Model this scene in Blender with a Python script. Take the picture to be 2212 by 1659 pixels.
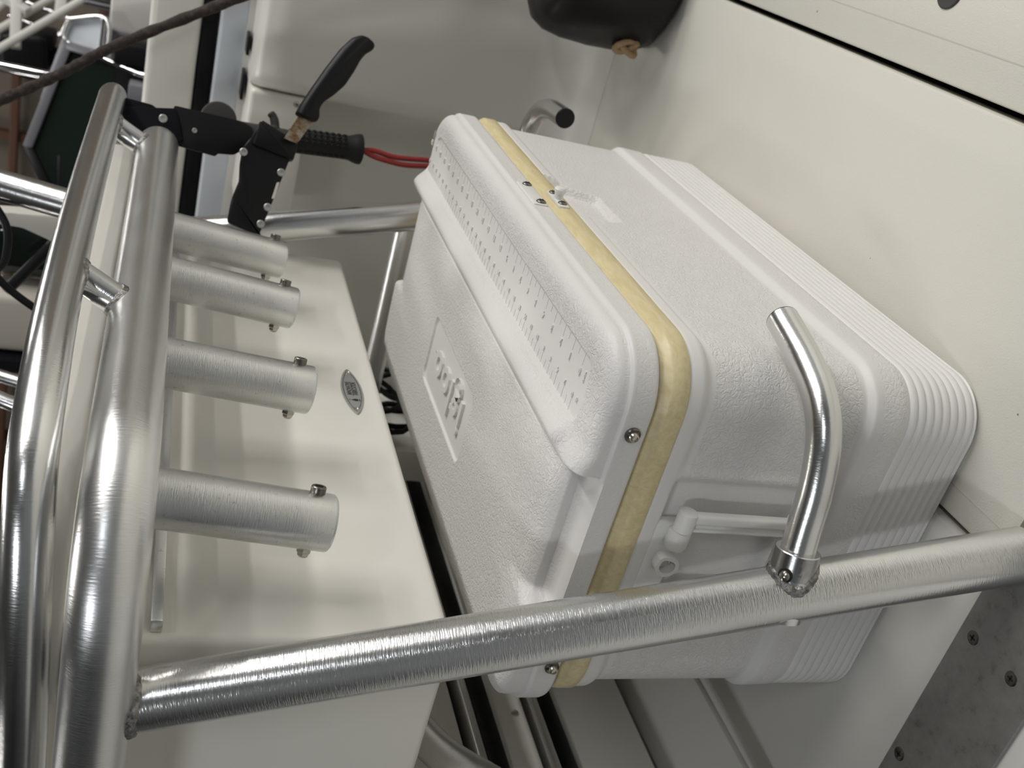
import bpy, bmesh, math, random
import numpy as np
from mathutils import Vector, Matrix

random.seed(7)
for o in list(bpy.data.objects):
    bpy.data.objects.remove(o)
scene = bpy.context.scene
COL = scene.collection
V = Vector

# ------------------------------------------------------------------ camera
cam_d = bpy.data.cameras.new('camera')
cam = bpy.data.objects.new('camera', cam_d)
COL.objects.link(cam)
CAM = V((-0.65811, -0.32473, 0.67764))
UPR_RIGHT = V((0.49260122, -0.86431284, 0.10152511))   # the phone was held on its side
UPR_DOWN = V((-0.25472434, -0.25475225, -0.93285412))
FWD = V((0.83214154, 0.43366416, -0.34565279))
m3 = Matrix((UPR_DOWN, UPR_RIGHT, -FWD)).transposed()
cam.matrix_world = Matrix.Translation(CAM) @ m3.to_4x4()
cam_d.sensor_fit = 'HORIZONTAL'
cam_d.sensor_width = 36.0
cam_d.lens = 36.0 * 2202.366 / 2212.0
cam_d.clip_start = 0.02
cam_d.dof.use_dof = True
cam_d.dof.focus_distance = 0.85
cam_d.dof.aperture_fstop = 9.5
scene.camera = cam

# ------------------------------------------------------------------ light
scene.view_settings.view_transform = 'Standard'
scene.view_settings.look = 'None'
scene.view_settings.gamma = 1.0
scene.view_settings.use_curve_mapping = False
scene.view_settings.exposure = -0.62
world = bpy.data.worlds.new('hall_light')
scene.world = world
world.use_nodes = True
bgn = world.node_tree.nodes['Background']
bgn.inputs[0].default_value = (0.93, 0.96, 1.0, 1)
bgn.inputs[1].default_value = 0.25

def strip_light(x, y, z, power, sx=1.2, sy=0.22, col=(1.0, 0.98, 0.945)):
    ld = bpy.data.lights.new('ceiling_strip_light', 'AREA')
    ld.shape = 'RECTANGLE'
    ld.size, ld.size_y = sx, sy
    ld.energy = power
    ld.color = col
    o = bpy.data.objects.new('ceiling_strip_light', ld)
    o.location = (x, y, z)
    COL.objects.link(o)
    return o
# rows of strip fixtures under the hall roof
for (x, y, pw) in ((0.2, -2.8, 62), (1.7, -2.8, 68), (3.2, -2.8, 62), (0.2, -4.4, 62), (1.7, -4.4, 68), (3.2, -4.4, 62),
                   (0.2, -6.4, 50), (1.7, -6.4, 50), (3.2, -6.4, 50), (-2.8, -3.0, 60), (-3.2, 0.6, 58),
                   (1.4, 1.2, 40), (4.4, 0.2, 40), (4.6, 3.2, 35), (1.4, 4.6, 30)):
    strip_light(x, y, 3.3, pw, col=(1.0, 0.98, 0.945) if x > -1 else (0.93, 0.965, 1.0))

# ------------------------------------------------------------------ materials
MATS = {}
def new_mat(name):
    m = bpy.data.materials.new(name)
    m.use_nodes = True
    MATS[name] = m
    nt = m.node_tree
    return m, nt, nt.nodes['Principled BSDF']

def mixcol(nt, fac, a, b):
    n = nt.nodes.new('ShaderNodeMix')
    n.data_type = 'RGBA'
    if fac is not None:
        nt.links.new(fac, n.inputs[0])
    n.inputs[6].default_value = (*a, 1)
    n.inputs[7].default_value = (*b, 1)
    return n

def coords(nt, kind='Object', scale=(1, 1, 1)):
    tc = nt.nodes.new('ShaderNodeTexCoord')
    mp = nt.nodes.new('ShaderNodeMapping')
    mp.inputs['Scale'].default_value = scale
    nt.links.new(tc.outputs[kind], mp.inputs[0])
    return mp.outputs[0]

def noise(nt, vec, scale, detail=3, rough=0.5, distort=0.0):
    n = nt.nodes.new('ShaderNodeTexNoise')
    n.inputs['Scale'].default_value = scale
    n.inputs['Detail'].default_value = detail
    n.inputs['Roughness'].default_value = rough
    n.inputs['Distortion'].default_value = distort
    nt.links.new(vec, n.inputs['Vector'])
    return n.outputs['Fac']

def ramp(nt, fac, stops):
    n = nt.nodes.new('ShaderNodeValToRGB')
    el = n.color_ramp.elements
    while len(el) < len(stops):
        el.new(0.5)
    for e, (p, c) in zip(el, stops):
        e.position = p
        e.color = c if len(c) == 4 else (*c, 1)
    nt.links.new(fac, n.inputs[0])
    return n.outputs[0]

def maprange(nt, fac, a, b, c, d):
    n = nt.nodes.new('ShaderNodeMapRange')
    nt.links.new(fac, n.inputs[0])
    for i, v in enumerate((a, b, c, d)):
        n.inputs[i + 1].default_value = v
    return n.outputs[0]

def math_n(nt, op, a, b):
    n = nt.nodes.new('ShaderNodeMath')
    n.operation = op
    for i, v in enumerate((a, b)):
        if isinstance(v, (int, float)):
            n.inputs[i].default_value = v
        else:
            nt.links.new(v, n.inputs[i])
    return n.outputs[0]

def bump(nt, p, height, strength, dist, normal=None):
    b = nt.nodes.new('ShaderNodeBump')
    if isinstance(strength, (int, float)):
        b.inputs['Strength'].default_value = strength
    else:
        nt.links.new(strength, b.inputs['Strength'])
    b.inputs['Distance'].default_value = dist
    nt.links.new(height, b.inputs['Height'])
    if normal is not None:
        nt.links.new(normal, b.inputs['Normal'])
    nt.links.new(b.outputs[0], p.inputs['Normal'])
    return b.outputs[0]

def simple(name, col, rough=0.5, metal=0.0, bump_scale=0, bump_str=0.2, var=0.0, spec=0.5, coat=0.0):
    m, nt, p = new_mat(name)
    p.inputs['Base Color'].default_value = (*col, 1)
    p.inputs['Roughness'].default_value = rough
    p.inputs['Metallic'].default_value = metal
    p.inputs['Specular IOR Level'].default_value = spec
    p.inputs['Coat Weight'].default_value = coat
    v = coords(nt)
    if var:
        f = noise(nt, v, 14, 4)
        mx = mixcol(nt, f, tuple(c * (1 - var) for c in col), tuple(min(1, c * (1 + var)) for c in col))
        nt.links.new(mx.outputs[2], p.inputs['Base Color'])
    if bump_scale:
        bump(nt, p, noise(nt, v, bump_scale, 3), bump_str, 0.001)
    return m

# moulded cooler plastic with a leather-like wrinkle grain where "grain" says so
def cooler_mat():
    m, nt, p = new_mat('cooler_plastic')
    p.inputs['Roughness'].default_value = 0.42
    v = coords(nt)
    f = noise(nt, v, 9, 4)
    mx = mixcol(nt, f, (0.70, 0.685, 0.665), (0.76, 0.745, 0.725))
    nt.links.new(mx.outputs[2], p.inputs['Base Color'])
    at = nt.nodes.new('ShaderNodeAttribute')
    at.attribute_name = 'grain'
    # warp the coordinates so the cells read as creases
    wn = nt.nodes.new('ShaderNodeTexNoise')
    wn.inputs['Scale'].default_value = 60
    wn.inputs['Detail'].default_value = 3
    nt.links.new(v, wn.inputs['Vector'])
    va = nt.nodes.new('ShaderNodeVectorMath'); va.operation = 'SCALE'
    nt.links.new(wn.outputs['Color'], va.inputs[0]); va.inputs['Scale'].default_value = 0.022
    vb = nt.nodes.new('ShaderNodeVectorMath'); vb.operation = 'ADD'
    nt.links.new(v, vb.inputs[0]); nt.links.new(va.outputs[0], vb.inputs[1])
    vo = nt.nodes.new('ShaderNodeTexVoronoi')
    vo.feature = 'DISTANCE_TO_EDGE'
    vo.inputs['Scale'].default_value = 190
    nt.links.new(vb.outputs[0], vo.inputs['Vector'])
    crease = maprange(nt, vo.outputs['Distance'], 0.0, 0.22, 0.0, 1.0)
    fine = noise(nt, vb.outputs[0], 330, 3, 0.6, 1.5)
    h = math_n(nt, 'ADD', math_n(nt, 'MULTIPLY', crease, 0.55), math_n(nt, 'MULTIPLY', fine, 0.9))
    st = math_n(nt, 'MULTIPLY', at.outputs['Fac'], 0.5)
    bump(nt, p, h, st, 0.0016)
    return m
cooler_mat()

# yellowed inner liner lip of the cooler
def cream():
    m, nt, p = new_mat('aged_cream_plastic')
    p.inputs['Roughness'].default_value = 0.38
    v = coords(nt, scale=(6, 30, 30))
    f = noise(nt, v, 6, 5, 0.6, 0.6)
    c = ramp(nt, f, [(0.3, (0.60, 0.50, 0.27)), (0.55, (0.69, 0.59, 0.35)), (0.8, (0.75, 0.66, 0.43))])
    nt.links.new(c, p.inputs['Base Color'])
    return m
cream()

def gelcoat(name, col, rough, pit=0.0, speck=0.0, stain=0.05):
    m, nt, p = new_mat(name)
    p.inputs['Roughness'].default_value = rough
    v = coords(nt)
    f = noise(nt, v, 2.3, 5, 0.55)
    a = tuple(c * (1 - stain) for c in col)
    mx = mixcol(nt, f, a, col)
    out = mx.outputs[2]
    if speck:
        vo = nt.nodes.new('ShaderNodeTexVoronoi')
        vo.inputs['Scale'].default_value = 26
        nt.links.new(v, vo.inputs['Vector'])
        sep = nt.nodes.new('ShaderNodeSeparateColor')
        nt.links.new(vo.outputs['Color'], sep.inputs[0])
        near = math_n(nt, 'LESS_THAN', vo.outputs['Distance'], math_n(nt, 'MULTIPLY', sep.outputs[0], 0.055))
        pick = math_n(nt, 'GREATER_THAN', sep.outputs[1], 0.66)
        fac = math_n(nt, 'MULTIPLY', math_n(nt, 'MULTIPLY', near, pick), speck)
        m2 = mixcol(nt, fac, col, (0.16, 0.13, 0.10))
        nt.links.new(out, m2.inputs[6])
        out = m2.outputs[2]
    nt.links.new(out, p.inputs['Base Color'])
    if pit:
        bump(nt, p, noise(nt, v, 520, 2, 0.6), pit, 0.0008)
    return m
gelcoat('white_gelcoat', (0.80, 0.775, 0.715), 0.28, stain=0.04)
gelcoat('liner_gelcoat', (0.69, 0.675, 0.63), 0.36, stain=0.05)
gelcoat('deck_gelcoat', (0.68, 0.66, 0.595), 0.5, pit=0.35, speck=0.8, stain=0.07)
gelcoat('smooth_deck_gelcoat', (0.68, 0.665, 0.62), 0.36, pit=0.05, speck=0.5, stain=0.05)

# brushed aluminium pipe: fine scratches run round the tube (UV: u round, v along in metres)
def brushed(name, col, rough, scratch, pits=0.0, aniso=0.0):
    m, nt, p = new_mat(name)
    p.inputs['Metallic'].default_value = 1.0
    uv = coords(nt, 'UV', (14.0, 850.0, 1.0))
    s = noise(nt, uv, 1.0, 2, 0.6)
    uv2 = coords(nt, 'UV', (3.0, 5.0, 1.0))
    patch = noise(nt, uv2, 2.0, 4, 0.6)
    c = mixcol(nt, patch, tuple(x * 0.92 for x in col), col)
    out = c.outputs[2]
    if pits:
        ob = coords(nt)
        f2 = noise(nt, ob, 240, 3, 0.7)
        k = maprange(nt, f2, 0.62, 0.72, 0.0, pits)
        c2 = mixcol(nt, k, col, tuple(x * 0.45 for x in col))
        nt.links.new(out, c2.inputs[6])
        out = c2.outputs[2]
    nt.links.new(out, p.inputs['Base Color'])
    r = math_n(nt, 'ADD', maprange(nt, patch, 0.3, 0.7, rough * 0.92, rough * 1.1), math_n(nt, 'MULTIPLY', s, 0.08))
    nt.links.new(r, p.inputs['Roughness'])
    bump(nt, p, s, scratch, 0.0006)
    return m
brushed('brushed_aluminium', (0.76, 0.76, 0.75), 0.28, 0.3)
brushed('scratched_aluminium', (0.78, 0.78, 0.77), 0.20, 0.38)
brushed('polished_aluminium', (0.77, 0.77, 0.76), 0.20, 0.2)
brushed('dull_aluminium', (0.74, 0.74, 0.73), 0.29, 0.22, pits=0.6)
def weldm():
    m, nt, p = new_mat('weld_metal')
    p.inputs['Metallic'].default_value = 1.0
    p.inputs['Base Color'].default_value = (0.5, 0.49, 0.47, 1)
    p.inputs['Roughness'].default_value = 0.5
    v = coords(nt)
    c = ramp(nt, noise(nt, v, 260, 3), [(0.35, (0.16, 0.155, 0.145)), (0.6, (0.42, 0.41, 0.39))])
    nt.links.new(c, p.inputs['Base Color'])
    bump(nt, p, noise(nt, v, 420, 3), 0.6, 0.0015)
weldm()
def platem():
    m, nt, p = new_mat('raw_aluminium_plate')
    p.inputs['Metallic'].default_value = 0.75
    p.inputs['Roughness'].default_value = 0.55
    v = coords(nt)
    c = ramp(nt, noise(nt, v, 70, 5, 0.65), [(0.25, (0.22, 0.215, 0.20)), (0.42, (0.33, 0.325, 0.31)), (0.8, (0.40, 0.395, 0.38))])
    nt.links.new(c, p.inputs['Base Color'])
    bump(nt, p, noise(nt, v, 300, 3), 0.2, 0.0006)
platem()
simple('steel', (0.55, 0.52, 0.46), 0.24, 1.0)
simple('dark_steel', (0.20, 0.19, 0.17), 0.32, 1.0)
simple('chrome', (0.85, 0.85, 0.88), 0.06, 1.0)
simple('black_rubber', (0.006, 0.006, 0.007), 0.5, spec=0.2)
simple('black_plastic', (0.006, 0.006, 0.007), 0.42, bump_scale=300, bump_str=0.08, spec=0.22)
simple('black_webbing', (0.006, 0.0065, 0.010), 0.8, bump_scale=700, bump_str=0.5, spec=0.15)
simple('black_vinyl', (0.005, 0.005, 0.005), 0.36, bump_scale=22, bump_str=0.5, spec=0.25)
simple('grip_rubber', (0.010, 0.010, 0.009), 0.55, bump_scale=150, bump_str=0.15, spec=0.25)
simple('grey_plastic', (0.045, 0.043, 0.04), 0.45, spec=0.3)
simple('border_grey', (0.50, 0.48, 0.43), 0.6)
simple('dark_gap', (0.012, 0.011, 0.010), 0.8)
simple('white_plastic', (0.77, 0.76, 0.735), 0.38)
simple('white_paint', (0.72, 0.70, 0.65), 0.4)
simple('beige_vinyl', (0.62, 0.58, 0.51), 0.5, var=0.04)
simple('pale_blue_paint', (0.62, 0.66, 0.70), 0.35)
simple('smoked_glass', (0.010, 0.016, 0.013), 0.06)
simple('grey_frame', (0.20, 0.20, 0.22), 0.4)
simple('badge_silver', (0.42, 0.42, 0.41), 0.42, 0.6)
simple('print_black', (0.015, 0.015, 0.015), 0.5)
simple('red_cord', (0.26, 0.018, 0.016), 0.55, var=0.25)
simple('yellow_green', (0.30, 0.33, 0.06), 0.5)
simple('hall_wall_panel', (0.16, 0.135, 0.105), 0.7, var=0.1)
simple('hall_steel_brown', (0.10, 0.045, 0.025), 0.6)
simple('hall_roof', (0.13, 0.13, 0.13), 0.8)
simple('hall_side', (0.33, 0.34, 0.35), 0.8)
simple('hall_floor', (0.32, 0.32, 0.31), 0.8)
simple('stained_rope', (0.30, 0.20, 0.11), 0.85, bump_scale=300, bump_str=0.6, var=0.4)
def ropem():
    m, nt, p = new_mat('tarred_rope')
    p.inputs['Roughness'].default_value = 0.75
    v = coords(nt)
    c = ramp(nt, noise(nt, v, 120, 5, 0.7), [(0.3, (0.012, 0.009, 0.007)), (0.55, (0.045, 0.03, 0.024)), (0.75, (0.13, 0.09, 0.075))])
    nt.links.new(c, p.inputs['Base Color'])
    bump(nt, p, noise(nt, v, 260, 4, 0.7), 0.9, 0.003)
ropem()
def rusty():
    m, nt, p = new_mat('rust_spotted_blade')
    v = coords(nt)
    f = noise(nt, v, 90, 4, 0.65)
    c = ramp(nt, f, [(0.40, (0.34, 0.31, 0.26)), (0.55, (0.23, 0.15, 0.08)), (0.66, (0.10, 0.04, 0.015))])
    nt.links.new(c, p.inputs['Base Color'])
    p.inputs['Metallic'].default_value = 0.6
    p.inputs['Roughness'].default_value = 0.45
rusty()

# ------------------------------------------------------------------ helpers
def finish(me, mat, smooth=35):
    me.materials.append(MATS[mat])
    me.validate()
    if smooth:
        me.shade_smooth()
        me.set_sharp_from_angle(angle=math.radians(smooth))
    return me

def link(name, me, parent=None, loc=None):
    o = bpy.data.objects.new(name, me)
    COL.objects.link(o)
    if parent is not None:
        o.parent = parent
        o.matrix_parent_inverse = Matrix.Translation(parent_world(parent)).inverted()
    if loc is not None:
        o.location = loc
    return o

def parent_world(p):
    t = V(p.location)
    # every object here is modelled in world coordinates, so only Empties carry an offset
    return t if p.type == 'EMPTY' else V((0, 0, 0))

class MB:
    def __init__(self):
        self.v, self.f, self.uv = [], [], []
    def add(self, vs, fs, uvs=None):
        b = len(self.v)
        self.v += [tuple(p) for p in vs]
        for k, f in enumerate(fs):
            self.f.append(tuple(i + b for i in f))
            self.uv.append(uvs[k] if uvs else None)
        return self
    def mesh(self, mat, smooth=35, name='m'):
        me = bpy.data.meshes.new(name)
        me.from_pydata(self.v, [], self.f)
        if any(u is not None for u in self.uv):
            ul = me.uv_layers.new(name='UVMap')
            li = 0
            for f, u in zip(self.f, self.uv):
                for j in range(len(f)):
                    ul.data[li].uv = u[j] if u else (0, 0)
                    li += 1
        return finish(me, mat, smooth)
    def obj(self, name, mat, parent=None, smooth=35):
        return link(name, self.mesh(mat, smooth, name), parent)

def frames(pts):
    pts = [V(p) for p in pts]
    tans = []
    for i in range(len(pts)):
        a = pts[max(i - 1, 0)]; b = pts[min(i + 1, len(pts) - 1)]
        tans.append((b - a).normalized())
    t = tans[0]
    n = t.orthogonal().normalized()
    out = []
    for i, t in enumerate(tans):
        n = (n - t * n.dot(t)).normalized()
        out.append((pts[i], t, n, t.cross(n)))
    return out

def tube(mb, pts, r, seg=24, cap=True, round_end=0.0, twist=0.0):
    """sweep a round section; r a number or one per point"""
    fr = frames(pts)
    n = len(fr)
    rs = r if isinstance(r, (list, tuple)) else [r] * n
    rows = []
    L = 0.0
    for i, (p, t, a, b) in enumerate(fr):
        if i:
            L += (p - fr[i - 1][0]).length
        rows.append((p, t, a, b, rs[i], L))
    if round_end:
        def capring(row, sgn):
            p, t, a, b, rr, l = row
            o = []
            for k in range(1, 5):
                th = k / 4 * math.pi / 2
                o.append((p + t * sgn * round_end * math.sin(th), t, a, b, rr - round_end * (1 - math.cos(th)), l))
            return o
        rows = list(reversed(capring(rows[0], -1))) + rows + capring(rows[-1], 1)
    vs, fs, uvs = [], [], []
    for (p, t, a, b, rr, l) in rows:
        for k in range(seg):
            th = 2 * math.pi * k / seg
            vs.append(p + (a * math.cos(th) + b * math.sin(th)) * rr)
    for i in range(len(rows) - 1):
        for k in range(seg):
            k2 = (k + 1) % seg
            fs.append((i * seg + k, i * seg + k2, (i + 1) * seg + k2, (i + 1) * seg + k))
            l0, l1 = rows[i][5], rows[i + 1][5]
            uvs.append(((k / seg, l0), ((k + 1) / seg, l0), ((k + 1) / seg, l1), (k / seg, l1)))
    if cap:
        fs.append(tuple(reversed(range(seg)))); uvs.append(tuple((0, 0) for _ in range(seg)))
        m = (len(rows) - 1) * seg
        fs.append(tuple(range(m, m + seg))); uvs.append(tuple((0, 0) for _ in range(seg)))
    mb.add(vs, fs, uvs)
    return mb

def smooth_path(pts, n=8):
    pts = [V(p) for p in pts]
    P = [pts[0] * 2 - pts[1]] + pts + [pts[-1] * 2 - pts[-2]]
    out = []
    for i in range(1, len(P) - 2):
        p0, p1, p2, p3 = P[i - 1:i + 3]
        for k in range(n):
            t = k / n
            out.append(0.5 * ((2 * p1) + (p2 - p0) * t + (2 * p0 - 5 * p1 + 4 * p2 - p3) * t * t + (3 * p1 - p0 - 3 * p2 + p3) * t ** 3))
    out.append(pts[-1])
    return out

def dense(a, b, n):
    a, b = V(a), V(b)
    return [a.lerp(b, i / n) for i in range(n + 1)]

def lathe(mb, base, axis, prof, seg=24):
    """prof: (radius, height along axis) list"""
    axis = V(axis).normalized()
    a = axis.orthogonal().normalized(); b = axis.cross(a)
    base = V(base)
    vs, fs = [], []
    for (r, h) in prof:
        for k in range(seg):
            th = 2 * math.pi * k / seg
            vs.append(base + axis * h + (a * math.cos(th) + b * math.sin(th)) * r)
    for i in range(len(prof) - 1):
        for k in range(seg):
            k2 = (k + 1) % seg
            fs.append((i * seg + k, i * seg + k2, (i + 1) * seg + k2, (i + 1) * seg + k))
    fs.append(tuple(reversed(range(seg))))
    m = (len(prof) - 1) * seg
    fs.append(tuple(range(m, m + seg)))
    mb.add(vs, fs)
    return mb

def rbox(mb, lo, hi, bev=0.003, seg=2, xf=None):
    bm = bmesh.new()
    bmesh.ops.create_cube(bm, size=1.0)
    lo, hi = V(lo), V(hi)
    for v in bm.verts:
        v.co = V([(lo[i] + hi[i]) / 2 + v.co[i] * (hi[i] - lo[i]) for i in range(3)])
    if bev:
        bmesh.ops.bevel(bm, geom=list(bm.edges), offset=bev, segments=seg, profile=0.5, affect='EDGES')
    bm.verts.index_update()
    vs = [v.co.copy() for v in bm.verts]
    if xf:
        vs = [xf(p) for p in vs]
    mb.add(vs, [tuple(v.index for v in f.verts) for f in bm.faces])
    bm.free()
    return mb

def prism(mb, outline, thick, O, U, W, bev=0.0, seg=2):
    """flat outline (u, w) in the frame O + u*U + w*W, thickened along U x W"""
    U, W, O = V(U).normalized(), V(W).normalized(), V(O)
    N = U.cross(W)
    bm = bmesh.new()
    vv = [bm.verts.new((u, w, 0)) for (u, w) in outline]
    f = bm.faces.new(vv)
    bmesh.ops.recalc_face_normals(bm, faces=[f])
    r = bmesh.ops.extrude_face_region(bm, geom=[f])
    for e in r['geom']:
        if isinstance(e, bmesh.types.BMVert):
            e.co.z += thick
    if bev:
        ed = [e for e in bm.edges if abs(e.verts[0].co.z - e.verts[1].co.z) < 1e-6]
        bmesh.ops.bevel(bm, geom=ed, offset=bev, segments=seg, profile=0.5, affect='EDGES')
    bmesh.ops.recalc_face_normals(bm, faces=list(bm.faces))
    bm.verts.index_update()
    mb.add([O + U * v.co.x + W * v.co.y + N * v.co.z for v in bm.verts],
           [tuple(v.index for v in f.verts) for f in bm.faces])
    bm.free()
    return mb

def round_poly(pts, r, n=5):
    out = []
    m = len(pts)
    for i in range(m):
        p = V((*pts[i], 0)); a = V((*pts[i - 1], 0)); b = V((*pts[(i + 1) % m], 0))
        da, db = (a - p), (b - p)
        k = min(r, da.length * 0.45, db.length * 0.45)
        s, e = p + da.normalized() * k, p + db.normalized() * k
        for j in range(n + 1):
            t = j / n
            q = s * (1 - t) ** 2 + p * 2 * t * (1 - t) + e * t * t
            out.append((q.x, q.y))
    return out

def thing(name, loc, label, cat, group=None):
    o = bpy.data.objects.new(name, None)
    o.empty_display_size = 0.05
    o.location = loc
    COL.objects.link(o)
    o['label'] = label; o['category'] = cat
    if group:
        o['group'] = group
    return o

def tag(o, label, cat, group=None):
    o['label'] = label; o['category'] = cat
    if group:
        o['group'] = group
    return o

def structure(o):
    o['kind'] = 'structure'
    return o

def weld(A0, Ad, RA, B0, Bd, RB, bead=0.005, n=72, ripple=26, off=0.0):
    """bead where a pipe B (start B0, direction Bd) runs into pipe A"""
    A0, Ad, B0, Bd = V(A0), V(Ad).normalized(), V(B0), V(Bd).normalized()
    e1 = Bd.orthogonal().normalized(); e2 = Bd.cross(e1)
    pts = []
    for k in range(n):
        th = 2 * math.pi * k / n
        q = B0 + (e1 * math.cos(th) + e2 * math.sin(th)) * (RB + off)
        w = q - A0
        w = w - Ad * w.dot(Ad)
        d = Bd - Ad * Bd.dot(Ad)
        a = d.dot(d); b = 2 * w.dot(d); c = w.dot(w) - (RA + off) ** 2
        disc = b * b - 4 * a * c
        t = (-b - math.sqrt(disc)) / (2 * a) if disc > 0 else -b / (2 * a)
        pts.append(q + Bd * t)
    mb = MB()
    seg = 8
    vs, fs = [], []
    for k in range(n):
        p = pts[k]; t = (pts[(k + 1) % n] - pts[k - 1]).normalized()
        a = (Bd - t * Bd.dot(t)).normalized(); b = t.cross(a)
        ph = (k * ripple / n) % 1.0
        rr = bead * (0.88 + 0.20 * (1 - ph) + 0.06 * random.random())
        for j in range(seg):
            th = 2 * math.pi * j / seg
            vs.append(p + (a * math.cos(th) * 1.25 + b * math.sin(th) * 0.8) * rr)
    for k in range(n):
        for j in range(seg):
            k2, j2 = (k + 1) % n, (j + 1) % seg
            fs.append((k * seg + j, k2 * seg + j, k2 * seg + j2, k * seg + j2))
    return mb.add(vs, fs)

_txt = []
def text_verts(body, size, extrude, offset=0.0, align='CENTER', spacing=1.0):
    cu = bpy.data.curves.new('t', 'FONT')
    cu.body = body; cu.size = size; cu.extrude = extrude; cu.offset = offset
    cu.align_x = align; cu.align_y = 'CENTER'; cu.resolution_u = 3
    cu.space_character = spacing
    ob = bpy.data.objects.new('t', cu)
    COL.objects.link(ob)
    dg = bpy.context.evaluated_depsgraph_get()
    me = bpy.data.meshes.new_from_object(ob.evaluated_get(dg))
    vs = [v.co.copy() for v in me.vertices]
    fs = [tuple(p.vertices) for p in me.polygons]
    bpy.data.objects.remove(ob); bpy.data.curves.remove(cu); bpy.data.meshes.remove(me)
    return vs, fs
_cache = {}
def add_text(mb, body, size, extrude, O, U, W, offset=0.0, align='CENTER', spacing=1.0, stretch=1.0):
    key = (body, size, extrude, offset, align, spacing)
    if key not in _cache:
        _cache[key] = text_verts(*key)
    vs, fs = _cache[key]
    U, W, O = V(U).normalized(), V(W).normalized(), V(O)
    N = U.cross(W)
    mb.add([O + U * p.x * stretch + W * p.y + N * p.z for p in vs], fs)

def sstep(a, b, x):
    t = np.clip((np.asarray(x, float) - a) / (b - a), 0, 1)
    return t * t * (3 - 2 * t)

def phillips(parent, p, axis, r, h, mat='steel', name='screw'):
    axis = V(axis).normalized()
    mb = MB()
    lathe(mb, p, axis, [(r, -0.001), (r, h * 0.25), (r * 0.9, h * 0.6), (r * 0.62, h * 0.9), (r * 0.2, h)], 18)
    s = mb.obj(name, mat, parent)
    a = axis.orthogonal().normalized(); b = axis.cross(a)
    mb = MB()
    for d, e in ((a, b), (b, a)):
        q = V(p) + axis * h * 0.82
        vs = []
        for su in (-1, 1):
            for sw in (-1, 1):
                for sn in (0, 1):
                    vs.append(q + d * su * r * 0.5 + e * sw * r * 0.12 + axis * sn * h * 0.25)
        mb.add(vs, [(0, 1, 3, 2), (4, 6, 7, 5), (0, 4, 5, 1), (2, 3, 7, 6), (1, 5, 7, 3), (0, 2, 6, 4)])
    mb.obj('drive_cross', 'dark_gap', parent, 0)
    return s
#BODY
# ================================================================== the setting
# cockpit sole: three moulded deck panels with open seams between them
floor = MB()
rbox(floor, (-2.2, -2.6, -0.09), (1.4, 3.2, -0.04), 0)
floor = structure(floor.obj('floor', 'dark_gap', None, 0))
for (y0, y1, m) in ((-2.6, -0.2575, 'deck_gelcoat'), (-0.2505, 0.0645, 'deck_gelcoat'), (0.0715, 0.452, 'smooth_deck_gelcoat'), (0.474, 3.2, 'smooth_deck_gelcoat')):
    mb = MB()
    rbox(mb, (-2.2, y0, -0.04), (1.4, y1, 0.0), 0.004, 2)
    mb.obj('deck_panel', m, floor)
# fine moulded border line beside each seam where the grit starts
for y in (-0.293, 0.040):
    mb = MB()
    rbox(mb, (-2.2, y - 0.0006, -0.001), (1.4, y + 0.0006, 0.0002), 0)
    mb.obj('border_line', 'border_grey', floor, 0)
mb = MB(); rbox(mb, (0.45, 0.060, -0.04), (1.4, 0.076, 0.0003), 0); mb.obj('deck_panel', 'deck_gelcoat', floor, 0)
mb = MB()      # lip moulding in the forward seam
rbox(mb, (-0.9, 0.4525, -0.03), (1.2, 0.4735, -0.006), 0.003)
mb.obj('seam_lip', 'liner_gelcoat', floor)

# far inner side of the hull
mb = MB()
prof = [(1.40, 0.56), (1.205, 0.56), (1.20, 0.53), (1.195, 0.16)]
R = 0.13
for k in range(9):
    th = k / 8 * math.pi / 2
    prof.append((1.195 - R * (1 - math.cos(th)), 0.13 - R * math.sin(th) + 0.0005))
prof.append((1.0, -0.003)); prof.append((1.40, -0.003))
ys = [-2.6, 0.02, 0.06, 0.1, 0.14, 0.4, 1.2, 2.2, 3.2]
vs = [(x, y, z) for y in ys for (x, z) in prof]
n = len(prof)
fs = [(i * n + k, i * n + (k + 1) % n, (i + 1) * n + (k + 1) % n, (i + 1) * n + k) for i in range(len(ys) - 1) for k in range(n)]
fs += [tuple(range(n)), tuple(reversed(range((len(ys) - 1) * n, len(ys) * n)))]
mb.add(vs, fs)
wall = structure(mb.obj('wall_right', 'liner_gelcoat'))
# moulded locker that stands proud of the side, with a rounded vertical edge and a cove at the deck
mb = MB()
F = 0.10
zs = [0.0003 + F * (1 - math.cos(k / 8 * math.pi / 2)) for k in range(9)]
xs_ = [1.05 - F * (1 - math.sin(k / 8 * math.pi / 2)) for k in range(9)]
rows = list(zip(xs_, zs)) + [(1.05, 0.3), (1.052, 0.5), (1.056, 0.535), (1.075, 0.55)]
RE = 0.03
vs = []
for (x, z) in rows:
    ring = [(x, -2.6, z)]
    ring += [(x, 0.085 - RE, z)]
    for k in range(1, 7):
        th = k / 6 * math.pi / 2
        ring.append((x + RE * (1 - math.cos(th)), 0.085 - RE + RE * math.sin(th), z))
    ring.append((1.21, 0.10, z))
    vs += ring
n = 9
fs = []
for i in range(len(rows) - 1):
    for k in range(n - 1):
        fs.append((i * n + k, i * n + k + 1, (i + 1) * n + k + 1, (i + 1) * n + k))
top = (len(rows) - 1) * n
b = len(vs)
vs += [(1.21, -2.6, rows[-1][1])]
fs.append(tuple(range(top, top + n)) + (b,))
mb.add(vs, fs)
locker = mb.obj('moulded_locker', 'liner_gelcoat', wall, 60)
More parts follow.
